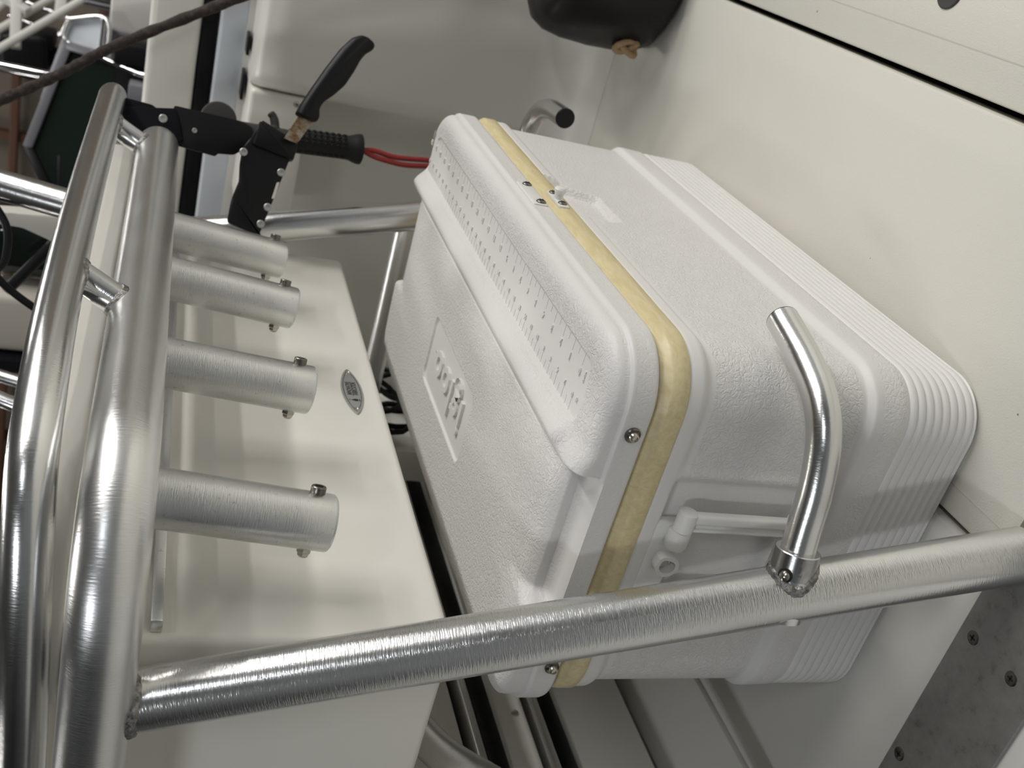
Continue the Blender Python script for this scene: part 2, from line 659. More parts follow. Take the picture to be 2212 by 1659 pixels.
# plain filler panel beside the locker
mb = MB()
rbox(mb, (1.07, 0.0875, 0.452), (1.20, 0.30, 0.549), 0.008, 3)
panel = mb.obj('filler_panel', 'white_gelcoat', wall)
phillips(panel, (1.069, 0.099, 0.473), (-1, 0, 0), 0.005, 0.002)
for (y0, y1) in ((0.024, 0.056), (0.087, 0.132)):
    mb = MB()
    rbox(mb, (1.16, y0, 0.5535), (1.209, y1, 0.5585), 0.001)
    mb.obj('hinge_slot', 'black_plastic', wall)
# gunwale: blue-white coaming strip, black rubbing insert, white cap
def rail_strip(name, lo, hi, mat, bev=0.006):
    mb = MB(); rbox(mb, lo, hi, bev, 3)
    return structure(mb.obj(name, mat))
rail_strip('trim_1', (1.21, -2.6, 0.556), (1.30, 3.2, 0.604), 'pale_blue_paint')
rail_strip('trim_2', (1.235, -2.6, 0.606), (1.31, 3.2, 0.632), 'black_rubber', 0.005)
rail_strip('trim_3', (1.222, -2.6, 0.634), (1.40, 3.2, 0.716), 'white_gelcoat', 0.012)
# the storage hall
def slab(name, lo, hi, mat):
    mb = MB(); rbox(mb, lo, hi, 0)
    return structure(mb.obj(name, mat, None, 0))
slab('wall_left', (-6.1, -8, -1.4), (-6.0, 9, 4.0), 'hall_side')
slab('wall_front', (-6, -8.1, -1.4), (6.3, -8.0, 4.0), 'hall_side')
slab('wall_far', (-6, 9.0, -1.4), (6.3, 9.1, 4.0), 'hall_side')
slab('hall_floor', (-9, -9, -1.5), (9, 9, -1.4), 'hall_floor')
slab('ceiling', (-9, -9, 4.0), (9, 9, 4.1), 'hall_roof')
wb = slab('wall_back', (6.2, -8.0, -1.4), (6.3, 9, 4.0), 'hall_wall_panel')
for k in range(9):
    mb = MB(); rbox(mb, (6.12, 0.2 + k * 0.55, -1.4), (6.2, 0.25 + k * 0.55, 4.0), 0)
    mb.obj('wall_post', 'hall_steel_brown', wb, 0)
for z in (0.6, 1.05, 1.5, 2.0):
    mb = MB(); rbox(mb, (6.08, -2, z), (6.14, 9, z + 0.05), 0.01)
    mb.obj('wall_girt', 'hall_steel_brown', wb, 0)

# ================================================================== cooler
cooler = thing('cooler', (0.279, 0.12, 0.0), 'white ribbed cooler with a ruler moulded into its closed lid', 'cooler')

def outline(x0, x1, y0, y1, r, nx, ny, nc):
    """points and outward normals round a rounded rectangle, starting on the near end, counter-clockwise"""
    P, N = [], []
    def side(a, b, n, nrm):
        for k in range(n):
            t = k / n
            P.append((a[0] + (b[0] - a[0]) * t, a[1] + (b[1] - a[1]) * t)); N.append(nrm)
    def corner(cx, cy, a0):
        for k in range(nc):
            th = a0 + k / nc * math.pi / 2
            N.append((math.cos(th), math.sin(th))); P.append((cx + r * math.cos(th), cy + r * math.sin(th)))
    side((x0, y1 - r), (x0, y0 + r), ny, (-1, 0)); corner(x0 + r, y0 + r, math.pi)
    side((x0 + r, y0), (x1 - r, y0), nx, (0, -1)); corner(x1 - r, y0 + r, 1.5 * math.pi)
    side((x1, y0 + r), (x1, y1 - r), ny, (1, 0)); corner(x1 - r, y1 - r, 0)
    side((x1 - r, y1), (x0 + r, y1), nx, (0, 1)); corner(x0 + r, y1 - r, math.pi / 2)
    return np.array(P), np.array(N)

X0, X1, Y0, Y1 = -0.0625, 0.6205, -0.050, 0.305
def loft(name, mat, P, N, zs, inset, grain, parent, close_bottom=True, close_top=False, smooth=45):
    n = len(P); m = len(zs)
    ins = np.array([inset(z) for z in zs])                  # (m, n)
    xy = P[None] - N[None] * ins[..., None]
    vs = np.zeros((m, n, 3)); vs[..., :2] = xy; vs[..., 2] = np.array(zs)[:, None]
    vs = vs.reshape(-1, 3)
    fs = []
    for i in range(m - 1):
        for k in range(n):
            k2 = (k + 1) % n
            fs.append((i * n + k, i * n + k2, (i + 1) * n + k2, (i + 1) * n + k))
    if close_bottom:
        fs.append(tuple(reversed(range(n))))
    if close_top:
        fs.append(tuple(range((m - 1) * n, m * n)))
    me = bpy.data.meshes.new(name)
    me.from_pydata(vs.tolist(), [], fs)
    at = me.attributes.new('grain', 'FLOAT', 'POINT')
    g = np.array([grain(z) for z in zs])
    if g.ndim == 1:
        g = np.repeat(g[:, None], n, 1)
    at.data.foreach_set('value', g.reshape(-1).astype(np.float32))
    finish(me, mat, smooth)
    return link(name, me, parent)

P, N = outline(X0, X1, Y0, Y1, 0.052, 230, 110, 16)
onend = (N[:, 0] < -0.9); onfront = (N[:, 1] < -0.9)
keys = [(0.0, 0.011), (0.002, 0.007), (0.005, 0.0042), (0.0075, 0.0036)]
base_keys_z = [k[0] for k in keys] + [0.0755, 0.0775, 0.109, 0.1125, 0.1150, 0.1180, 0.264, 0.2675, 0.272, 0.2755, 0.2845, 0.2870, 0.2885]
base_keys_i = [k[1] for k in keys] + [0.0030, 0.0024, 0.0012, 0.0015, 0.0045, 0.0075, 0.0062, 0.0055, 0.0018, 0.0004, 0.0004, 0.0018, 0.008]
endm = np.where(onend, sstep(0.055, 0.064, P[:, 1]) * (1 - sstep(0.191, 0.200, P[:, 1])), 0.0)
lip = np.where(onend, np.exp(-((P[:, 1] - 0.052) / 0.0045) ** 2) + np.exp(-((P[:, 1] - 0.203) / 0.0045) ** 2), 0.0)
def body_inset(z):
    b = np.interp(z, base_keys_z, base_keys_i)
    v = np.full(len(P), b)
    if 0.0075 <= z <= 0.0755:                               # ribs
        ph = (z - 0.0075) / 0.0085
        fr = ph - math.floor(ph)
        v += 0.0021 * abs(2 * fr - 1) ** 2.6
    # carry-handle recess on the near end
    rz = float(sstep(0.118, 0.128, z) * (1 - sstep(0.268, 0.274, z)))
    v = v + 0.0045 * endm * rz - 0.0030 * lip * rz
    # finger recess under the latch on the front
    lz = float(sstep(0.226, 0.232, z) * (1 - sstep(0.284, 0.289, z)))
    w = (z - 0.226) / 0.06
    a = 0.268 - 0.024 * w; c = 0.338 + 0.030 * w
    lm = np.where(onfront, sstep(a - 0.003, a + 0.003, P[:, 0]) * (1 - sstep(c - 0.003, c + 0.003, P[:, 0])), 0.0)
    v = v * (1 - lm * lz) + lm * lz * np.maximum(v, 0.0150)
    return v
def body_grain(z):
    g = 0.0
    if 0.122 < z < 0.262: g = 1.0
    elif 0.0785 < z < 0.108: g = 0.75
    v = np.full(len(P), g)
    if g == 1.0:
        v = v * (1 - 0.55 * endm)
    return v
zs = list(np.linspace(0, 0.0075, 6)) + list(np.linspace(0.0075, 0.0755, 90)[1:]) + list(np.linspace(0.0755, 0.108, 6)[1:]) + \
    list(np.linspace(0.108, 0.130, 18)[1:]) + list(np.linspace(0.130, 0.222, 14)[1:]) + list(np.linspace(0.222, 0.2885, 44)[1:])
body = loft('body', 'cooler_plastic', P, N, zs, body_inset, body_grain, cooler)

# cream inner-liner lip squeezed between body and lid
P2, N2 = outline(X0, X1, Y0, Y1, 0.052, 60, 30, 14)
pk = [(0.2868, 0.009), (0.2869, 0.0006), (0.2885, -0.0012), (0.3010, -0.0012), (0.3035, 0.0003), (0.3080, 0.0052), (0.3105, 0.0062), (0.3125, 0.0085), (0.3145, 0.014)]
zs2 = [k[0] for k in pk]
gasket = loft('liner_lip', 'aged_cream_plastic', P2, N2, zs2, lambda z: np.full(len(P2), np.interp(z, zs2, [k[1] for k in pk])), lambda z: 0.0, cooler, True, True, 50)

# lid: fine height field on top, skirt below
LX0, LX1, LY0, LY1, LR = X0 + 0.0028, X1 - 0.0028, Y0 + 0.0028, 0.3150, 0.050
RT = 0.019
def axis_lines(a, b, step, marks):
    edge = [RT * (1 - math.cos(k / 8 * math.pi / 2)) for k in range(9)]
    L = [a + e for e in edge] + [b - e for e in edge] + list(np.arange(a + RT, b - RT, step))
    for q in marks:
        L += [q - 0.0012, q - 0.0004, q + 0.0004, q + 0.0012]
    L = sorted(set(round(v, 5) for v in L))
    out = [L[0]]
    for v in L[1:]:
        if v - out[-1] > 0.00009:
            out.append(v)
    return np.array(out)
RUL = (-0.021, 0.6115, -0.0165, 0.0365)
LOG = (0.190, 0.379, 0.138, 0.2175)
gx = axis_lines(LX0, LX1, 0.0030, (RUL[0], RUL[1], LOG[0], LOG[1]))
gy = axis_lines(LY0, LY1, 0.0020, (RUL[2], RUL[3], LOG[2], LOG[3], 0.0655))
GX, GY = np.meshgrid(gx, gy, indexing='ij')
T = np.minimum(np.minimum(GX - LX0, LX1 - GX), np.minimum(GY - LY0, LY1 - GY))
def win(v, a, b, s):
    return sstep(a - s, a + s, v) * (1 - sstep(b - s, b + s, v))
crest = win(GX, -0.020, 0.6125, 0.010)
Z = 0.3531 + 0.0074 * sstep(0.036, 0.062, GY) - 0.0012 * sstep(0.22, 0.30, GY)
ridge = np.where(GY < 0.0495, sstep(0.030, 0.0495, GY), 1 - sstep(0.0495, 0.0655, GY))
Z = Z + crest * 0.0092 * ridge - crest * sstep(0.0, 0.05, GX) * 0.0009 * np.exp(-((GY - 0.0655) / 0.0009) ** 2)
def rrmask(b, r, s=0.0011):
    ax, ay = (b[0] + b[1]) / 2, (b[2] + b[3]) / 2
    qx = np.abs(GX - ax) - (b[1] - b[0]) / 2 + r; qy = np.abs(GY - ay) - (b[3] - b[2]) / 2 + r
    sd = np.hypot(np.maximum(qx, 0), np.maximum(qy, 0)) + np.minimum(np.maximum(qx, qy), 0) - r
    return 1 - sstep(-s, s, sd)
rmask = rrmask(RUL, 0.009)
# rounded corners of the ruler panel
Z = Z * (1 - rmask) + rmask * 0.3516
lmask = rrmask(LOG, 0.010)
Z = Z - lmask * 0.0028
RB = 0.022                                                    # the back edge is rounder
drop = np.where(T < RT, 0.0125 * (1 - np.sqrt(np.maximum(1 - (1 - np.clip(T, 0, RT) / RT) ** 2, 0))), 0)
back = np.clip(LY1 - GY, 0, 1)
drop = np.maximum(drop, np.where(back < 0.034, 0.010 * (1 - back / 0.034) ** 2, 0))
Z = Z - drop
# map square corners to round ones
cx = np.clip(np.maximum(LX0 + LR - GX, GX - (LX1 - LR)), 0, None)
cy = np.clip(np.maximum(LY0 + LR - GY, GY - (LY1 - LR)), 0, None)
mx_ = np.maximum(cx, cy); ln = np.sqrt(cx ** 2 + cy ** 2) + 1e-12
k = np.where((cx > 0) & (cy > 0), mx_ / ln, 1.0)
sx = np.where(GX < 0.279, 1, -1); sy = np.where(GY < 0.125, 1, -1)
MX = np.where(cx > 0, np.where(GX < 0.279, LX0 + LR, LX1 - LR) - sx * cx * k, GX)
MY = np.where(cy > 0, np.where(GY < 0.125, LY0 + LR, LY1 - LR) - sy * cy * k, GY)
def scoop(x, y, z):
    """hand scoop in the two short ends of the lid"""
    s = sstep(0.060, 0.068, y) * (1 - sstep(0.186, 0.200, y)) * sstep(0.3345, 0.3385, z)
    near = 1 - sstep(-0.058, 0.020, x); far = sstep(0.538, 0.616, x)
    zz = z - 0.004 * s * np.maximum(near, far) * sstep(0.345, 0.356, z)
    return x + 0.024 * s * near - 0.024 * s * far, y, zz
nx_, ny_ = GX.shape
MX, MY, Z = scoop(MX, MY, Z)
top = np.stack([MX, MY, Z], -1).reshape(-1, 3)
fs = []
for i in range(nx_ - 1):
    for j in range(ny_ - 1):
        fs.append((i * ny_ + j, (i + 1) * ny_ + j, (i + 1) * ny_ + j + 1, i * ny_ + j + 1))
loop = [(i, 0) for i in range(nx_)] + [(nx_ - 1, j) for j in range(1, ny_)] + [(i, ny_ - 1) for i in range(nx_ - 2, -1, -1)] + [(0, j) for j in range(ny_ - 2, 0, -1)]
lid_v = [tuple(p) for p in top]
grain = (1 - rmask) * (1 - lmask) * (1 - 0.6 * crest * np.exp(-((GY - 0.048) / 0.012) ** 2)) * np.clip(0.25 + T / 0.02, 0, 1)
grain_v = list(grain.reshape(-1))
bi = [i * ny_ + j for (i, j) in loop]
bp = []
for (i, j) in loop:                                            # un-scooped boundary point and its normal
    gx_, gy_ = GX[i, j], GY[i, j]
    qx = max(LX0 + LR - gx_, gx_ - (LX1 - LR), 0); qy = max(LY0 + LR - gy_, gy_ - (LY1 - LR), 0)
    s1 = -1 if gx_ < 0.279 else 1; s2 = -1 if gy_ < 0.125 else 1
    if qx > 0 and qy > 0:
        l = math.hypot(qx, qy); nn = (s1 * qx / l, s2 * qy / l)
        pos = ((LX0 + LR if s1 < 0 else LX1 - LR) + nn[0] * LR, (LY0 + LR if s2 < 0 else LY1 - LR) + nn[1] * LR)
    else:
        pos = (gx_, gy_)
        if abs(gx_ - LX0) < 1e-6: nn = (-1, 0)
        elif abs(gx_ - LX1) < 1e-6: nn = (1, 0)
        elif abs(gy_ - LY0) < 1e-6: nn = (0, -1)
        else: nn = (0, 1)
    bp.append((pos, nn))
prev = bi
skirt = [(0.0000, 0.3405, .6), (0.0003, 0.3372, .4), (0.0012, 0.3362, 0), (0.0028, 0.3355, 0), (0.0036, 0.3338, 0), (0.0034, 0.3322, .5), (0.0034, 0.3200, .6),
         (0.0034, 0.3165, .3), (0.0026, 0.3140, 0), (0.0008, 0.3130, 0), (-0.006, 0.3130, 0)]
for (o, z, g) in skirt:
    cur = []
    for (pos, nn) in bp:
        x, y, zz = pos[0] + nn[0] * o, pos[1] + nn[1] * o, z
        x, y, zz = scoop(np.array(x), np.array(y), np.array(zz))
        cur.append(len(lid_v)); lid_v.append((float(x), float(y), float(zz))); grain_v.append(g)
    for q in range(len(cur)):
        q2 = (q + 1) % len(cur)
        fs.append((prev[q], cur[q], cur[q2], prev[q2]))
    prev = cur
me = bpy.data.meshes.new('lid')
me.from_pydata(lid_v, [], fs)
at = me.attributes.new('grain', 'FLOAT', 'POINT')
at.data.foreach_set('value', np.array(grain_v, dtype=np.float32))
bm = bmesh.new(); bm.from_mesh(me); bmesh.ops.recalc_face_normals(bm, faces=list(bm.faces)); bm.to_mesh(me); bm.free()
finish(me, 'cooler_plastic', 45)
lid = link('lid', me, cooler)

# ruler numerals and ticks, moulded proud of the recessed strip
zr = 0.3516
mb = MB()
EX, EY = (1, 0, 0), (0, 1, 0)
def tickbox(x, ya, yb, w=0.0006, h=0.00035):
    rbox(mb, (x - w / 2, ya, zr - 0.0003), (x + w / 2, yb, zr + h), 0)
for i in range(25):
    x = i * 0.0254
    add_text(mb, str(i), 0.0088, 0.0006, (x, 0.0, zr + 0.0006), EX, EY, 0.0004, stretch=0.8)
    tickbox(x, -0.0155, -0.0052)
    if i < 24:
        tickbox(x + 0.0127, -0.0155, -0.0090)
for i in range(31):
    x = i * 0.02
    add_text(mb, str(2 * i), 0.0068, 0.0006, (x, 0.0212, zr + 0.0006), EX, EY, 0.0003, stretch=0.8)
    tickbox(x, 0.0258, 0.0355)
    if i < 30:
        tickbox(x + 0.01, 0.0275, 0.0355)
add_text(mb, 'INCHES', 0.0030, 0.0004, (-0.0108, -0.0005, zr + 0.0004), (0, 1, 0), (-1, 0, 0), 0.0001)
add_text(mb, 'CM', 0.0036, 0.0004, (-0.0105, 0.0205, zr + 0.0004), (0, 1, 0), (-1, 0, 0), 0.0001)
mb.obj('ruler_markings', 'cooler_plastic', lid, 0)
# raised maker's lettering in its own recess
mb = MB()
zl = 0.3576
add_text(mb, 'igloo', 0.058, 0.0016, (0.280, 0.179, zl + 0.0016), EX, EY, 0.0010, stretch=1.06, spacing=1.10)
add_text(mb, '®', 0.008, 0.0006, (0.3535, 0.172, zl + 0.0004), EX, EY)
mb.obj('raised_lettering', 'cooler_plastic', lid, 0)

# lid bolts with cup washers on the near end
for (y, z) in ((0.0172, 0.3250), (0.2515, 0.3215)):
    p = V((X0 - 0.0012, y, z)); ax = V((-1, 0, 0))
    mb = MB()
    lathe(mb, p, ax, [(0.0064, -0.002), (0.0064, 0.0008), (0.0056, 0.0018), (0.0044, 0.0012), (0.0040, 0.0012)], 26)
    w = mb.obj('lid_bolt', 'dark_steel', cooler)
    mb = MB()
    lathe(mb, p + ax * 0.001, ax, [(0.0040, 0), (0.0040, 0.0030), (0.0032, 0.0042), (0.0022, 0.0045), (0.0020, 0.0036), (0.0008, 0.0036)], 24)
    mb.obj('bolt_head', 'steel', w)

# latch: keeper plate on the lid, stud plate on the body
yl = Y0 - 0.0008
mb = MB()
prism(mb, round_poly([(-0.034, -0.0075), (0.034, -0.0075), (0.034, 0.0075), (-0.034, 0.0075)], 0.002), 0.0032, (0.283, yl + 0.002, 0.3245), (1, 0, 0), (0, 0, 1), 0.0006)
keeper = mb.obj('latch_keeper', 'white_plastic', cooler)
for x in (0.3090, 0.2570):
    phillips(keeper, (x, yl - 0.0008, 0.3225), (0, -1, 0), 0.0052, 0.0028, 'dark_steel')
mb = MB()
prism(mb, round_poly([(-0.024, -0.0055), (0.024, -0.0055), (0.024, 0.0055), (-0.024, 0.0055)], 0.004), 0.0036, (0.276, yl + 0.0015, 0.2985), (1, 0, 0), (0, 0, 1), 0.0008)
catch = mb.obj('latch_catch', 'white_plastic', cooler)
mb = MB()
lathe(mb, (0.2765, yl, 0.2985), (0, -1, 0), [(0.0058, 0), (0.0050, 0.004), (0.0046, 0.0065), (0.0060, 0.0095), (0.0062, 0.0118), (0.0050, 0.0138), (0.002, 0.0145)], 20)
mb.obj('latch_stud', 'white_plastic', catch)
for x in (0.2925, 0.2612):
    phillips(catch, (x, yl - 0.0020, 0.2985), (0, -1, 0), 0.0048, 0.0022, 'dark_steel')

# bail handle on the near end
hx = X0 + 0.0108                                             # floor of the recess
mb = MB()
prism(mb, round_poly([(0.094, 0.2500), (0.190, 0.2500), (0.190, 0.2790), (0.094, 0.2790)], 0.006), 0.006, (hx, 0, 0), (0, -1, 0), (0, 0, 1), 0.001)
mb2 = MB(); prism(mb2, round_poly([(-0.150, 0.2465), (-0.094, 0.2465), (-0.094, 0.2768), (-0.150, 0.2768)], 0.007), 0.010, (hx - 0.0098, 0.0, 0.0), (0, 1, 0), (0, 0, 1), 0.0012)
mb2 = MB(); rbox(mb2, (hx - 0.0095, 0.0955, 0.2478), (hx + 0.001, 0.1960, 0.2775), 0.0035, 3)
bracket = mb2.obj('handle_bracket', 'white_plastic', cooler)
fx = hx - 0.0095                                              # face of the bracket
# pivot sleeve the handle turns in (a half barrel on the bracket)
mb = MB(); lathe(mb, (fx - 0.003, 0.0985, 0.2535), (0, 1, 0), [(0.0080, 0.0), (0.0098, 0.0008), (0.0098, 0.0150), (0.0086, 0.0185), (0.005, 0.0205)], 26)
mb.obj('pivot_sleeve', 'white_plastic', bracket)
# little D-shaped eye
mb = MB()
c = V((fx - 0.004, 0.1345, 0.2560))
ring = [c + V((0, -0.0065, 0.0075)), c + V((0, 0.0015, 0.0085)), c + V((0, 0.0070, 0.004)), c + V((0, 0.0078, -0.003)), c + V((0, 0.0035, -0.0085)), c + V((0, -0.0035, -0.0085)), c + V((0, -0.0075, -0.003)), c + V((0, -0.0085, 0.004))]
rp = smooth_path(ring + [ring[0]], 4)
vs, fs2 = [], []
for q, p in enumerate(rp[:-1]):
    d = (p - c).normalized()
    for (rr, dx) in ((0.0, 0.004), (0.0034, 0.004), (0.0034, -0.0052), (0.0, -0.0052)):
        vs.append(p + d * (rr - 0.0017) + V((dx, 0, 0)))
nq = len(rp) - 1
for q in range(nq):
    for j in range(4):
        q2, j2 = (q + 1) % nq, (j + 1) % 4
        fs2.append((q * 4 + j, q2 * 4 + j, q2 * 4 + j2, q * 4 + j2))
mb.add(vs, fs2); mb.obj('lanyard_eye', 'white_plastic', bracket, 30)
phillips(bracket, (fx, 0.1150, 0.2545), (-1, 0, 0), 0.0032, 0.0008, 'dark_steel')
phillips(bracket, (fx, 0.1690, 0.2600), (-1, 0, 0), 0.0032, 0.0008, 'dark_steel')
# the handle itself: two channel arms and a grip
def arm(y, name, w=0.0085):
    mb = MB()
    for (ya, yb, xa, xb) in ((y - w, y + w, -0.0055, 0.0), (y - w, y - w + 0.0042, 0.0, 0.006), (y + w - 0.0042, y + w, 0.0, 0.006)):
        pass
    rbox(mb, (fx - 0.011, y - w, 0.146), (fx - 0.002, y + w * 0.15, 0.2605), 0.0028, 3)
    rbox(mb, (fx - 0.0075, y - w * 0.2, 0.146), (fx - 0.002, y + w * 0.8, 0.2500), 0.0012, 2)
    rbox(mb, (fx - 0.0100, y + w * 0.62, 0.146), (fx - 0.002, y + w, 0.2490), 0.0015, 2)
    return mb
handle = MB()
a1 = arm(0.0895, 'a')
handle.add(a1.v, a1.f)
# mirrored far arm
handle.add([(p[0], 0.2550 - (p[1]), p[2]) for p in a1.v], [tuple(reversed(f)) for f in a1.f])
lathe(handle, (fx - 0.0050, 0.0800, 0.2530), (0, 1, 0), [(0.0050, 0), (0.0080, 0.0015), (0.0084, 0.004), (0.0084, 0.0185)], 24)
tube(handle, dense((fx - 0.0065, 0.082, 0.151), (fx - 0.0065, 0.173, 0.151), 10), 0.0085, 20, True, 0.003)
handle.obj('carry_handle', 'white_plastic', cooler)
# ================================================================== leaning post (welded pipe frame)
post = thing('leaning_post', (0.30, 0.20, 0.0), 'welded aluminium pipe leaning post with four rod holders over the cooler', 'leaning post')
ZR, RR = 0.680, 0.0245
def bendp(cx, cy, R, a0, a1, n, z):
    return [V((cx + R * math.cos(a0 + (a1 - a0) * k / n), cy + R * math.sin(a0 + (a1 - a0) * k / n), z)) for k in range(n + 1)]
PI = math.pi
main = dense((0.725, 0.70, ZR), (0.725, 0.152, ZR), 10)[:-1] + bendp(0.66, 0.151, 0.065, 0, -PI / 2, 14, ZR) + \
    dense((0.655, 0.086, ZR), (-0.008, 0.086, ZR), 40) + bendp(-0.010, 0.188, 0.102, -PI / 2, -PI, 18, ZR)[1:] + dense((-0.112, 0.19, ZR), (-0.112, 0.70, ZR), 16)
mb = MB(); tube(mb, main, RR, 48); rail = mb.obj('main_rail', 'brushed_aluminium', post)
ZT, RTN = 0.742, 0.0167
thin = dense((0.83, 0.66, ZT), (0.83, 0.14, ZT), 10)[:-1] + bendp(0.75, 0.138, 0.08, 0, -PI / 2, 14, ZT) + \
    smooth_path([(0.745, 0.058, ZT), (0.55, 0.056, ZT), (0.30, 0.058, ZT), (0.12, 0.062, ZT - 0.002), (0.03, 0.074, ZT - 0.004), (-0.036, 0.102, ZT - 0.006), (-0.068, 0.165, ZT - 0.010),
                 (-0.077, 0.25, ZT - 0.013), (-0.072, 0.352, ZT - 0.015), (-0.060, 0.62, ZT - 0.016)], 8)
mb = MB(); tube(mb, thin, RTN, 40); mb.obj('grab_rail', 'polished_aluminium', post)
# short stubs between the two rails
for (a, b) in (((0.205, 0.060, 0.741), (0.178, 0.082, 0.684)), ((0.655, 0.060, 0.741), (0.630, 0.084, 0.684))):
    a, b = V(a), V(b)
    mb = MB(); tube(mb, dense(a, b, 6), 0.0135, 28); s = mb.obj('rail_stub', 'polished_aluminium', post)
    d = (b - a).normalized()
    weld((0.3, 0.086, ZR), (1, 0, 0), RR, a, d, 0.0135, 0.0040, 64, 20, -0.0012).obj('weld_bead', 'weld_metal', s)
    weld((0.3, 0.058, ZT), (1, 0, 0), RTN, b, -d, 0.0135, 0.0036, 64, 20, -0.001).obj('weld_bead', 'weld_metal', s)
# legs
L0, L1 = V((-0.0985, 0.2560, 0.675)), V((-0.1530, 0.0410, 0.004))
mb = MB(); tube(mb, dense(L0, L1, 40), 0.0226, 44); leg1 = mb.obj('leg', 'scratched_aluminium', post)
weld((-0.112, 0.2, ZR), (0, 1, 0), RR, L1, (L0 - L1), 0.0226, 0.0050, 80, 26, -0.0008).obj('weld_bead', 'weld_metal', leg1)
M0, M1 = V((0.7285, 0.222, 0.676)), V((0.7480, 0.058, 0.004))
mb = MB(); tube(mb, [M0, V((0.7179, 0.2085, 0.610)), V((0.696, 0.179, 0.516)), V((0.712, 0.139, 0.337)), V((0.728, 0.104, 0.19)), M1] and
                smooth_path([M0, V((0.7150, 0.2085, 0.610)), V((0.7050, 0.1810, 0.516)), V((0.7120, 0.1390, 0.337)), V((0.728, 0.104, 0.19)), M1], 8), 0.0210, 40)
leg2 = mb.obj('leg', 'polished_aluminium', post)
# leg base plates screwed to the deck
def base_plate(x0, x1, y0, y1):
    mb = MB(); rbox(mb, (x0, y0, 0.0), (x1, y1, 0.004), 0.0008, 1)
    return mb.obj('base_plate', 'raw_aluminium_plate', post)
bp1 = base_plate(-0.2275, -0.1375, -0.03, 0.62)
base_plate(0.70, 0.79, 0.03, 0.62)
for (x, y) in ((-0.1531, 0.1287), (-0.2003, 0.1280), (-0.1490, 0.2700), (-0.2000, 0.2700), (-0.1510, 0.4100)):
    mb = MB(); lathe(mb, (x, y, 0.0035), (0, 0, 1), [(0.0062, -0.001), (0.0062, 0.0006), (0.0052, 0.0012), (0.002, 0.0013)], 22)
    s = mb.obj('plate_screw', 'dark_steel', bp1)
    mb = MB()
    rbox(mb, (x - 0.0030, y - 0.0007, 0.0044), (x + 0.0030, y + 0.0007, 0.0051), 0)
    rbox(mb, (x - 0.0007, y - 0.0030, 0.0044), (x + 0.0007, y + 0.0030, 0.0051), 0)
    mb.obj('screw_recess', 'dark_gap', bp1, 0)
# rod holders with a cross bolt near the foot
for (tx, ty, bx, by) in ((-0.0050, 0.1400, -0.0080, 0.1545), (0.1850, 0.1290, 0.1840, 0.1440), (0.3760, 0.1310, 0.3770, 0.1510), (0.5280, 0.1390, 0.5310, 0.1590)):
    a, b = V((tx, ty, 0.672)), V((bx, by, 0.5215))
    d = (b - a).normalized()
    r = 0.0230
    fr = frames([a, b])
    Ln = (b - a).length
    mb = MB()
    prof = [(0.0200, Ln - 0.004), (0.0204, Ln - 0.0012), (0.0214, Ln), (r - 0.0006, Ln - 0.0004), (r, Ln - 0.0028)]
    # outer wall with a UV along its length
    pts = [a + d * t for t in (0, 0.03, 0.06, 0.09, 0.12, Ln - 0.0028, Ln - 0.0012, Ln)]
    rs = [r] * 6 + [r - 0.0006, r - 0.0022]
    tube(mb, pts, rs, 48, False)
    tube(mb, [a + d * Ln, a + d * (Ln - 0.002), a + d * 0.01], [r - 0.0022, r - 0.0032, r - 0.0032], 48, False)
    h = mb.obj('rod_holder', 'dull_aluminium', post)
    e = V((0.31, -0.95, 0)); e = (e - d * e.dot(d)).normalized()
    c = a + d * (Ln - 0.0165)
    mb = MB()
    lathe(mb, c + e * (r - 0.002), e, [(0.0058, 0), (0.0060, 0.0006), (0.0060, 0.0066), (0.0054, 0.0074), (0.0034, 0.0074), (0.0030, 0.0040), (0.0005, 0.0040)], 24)
    mb.obj('cap_screw', 'dark_steel', h)
    mb = MB()
    lathe(mb, c - e * (r - 0.001), -e, [(0.0062, 0), (0.0062, 0.0035), (0.0052, 0.0045), (0.0048, 0.0065), (0.0030, 0.0082), (0.0008, 0.0088)], 6)
    mb.obj('acorn_nut', 'steel', h, 20)
# angle strip that ties the rail frame to the box
mb = MB()
rbox(mb, (-0.066, 0.206, 0.6405), (0.69, 0.2175, 0.6495), 0.0012)
mb.obj('mounting_strip', 'dull_aluminium', post)
# upper strut on the far side
mb = MB(); tube(mb, dense((0.640, 0.187, 0.670), (0.745, 0.186, 0.935), 20), 0.0198, 36); mb.obj('upper_strut', 'scratched_aluminium', post)
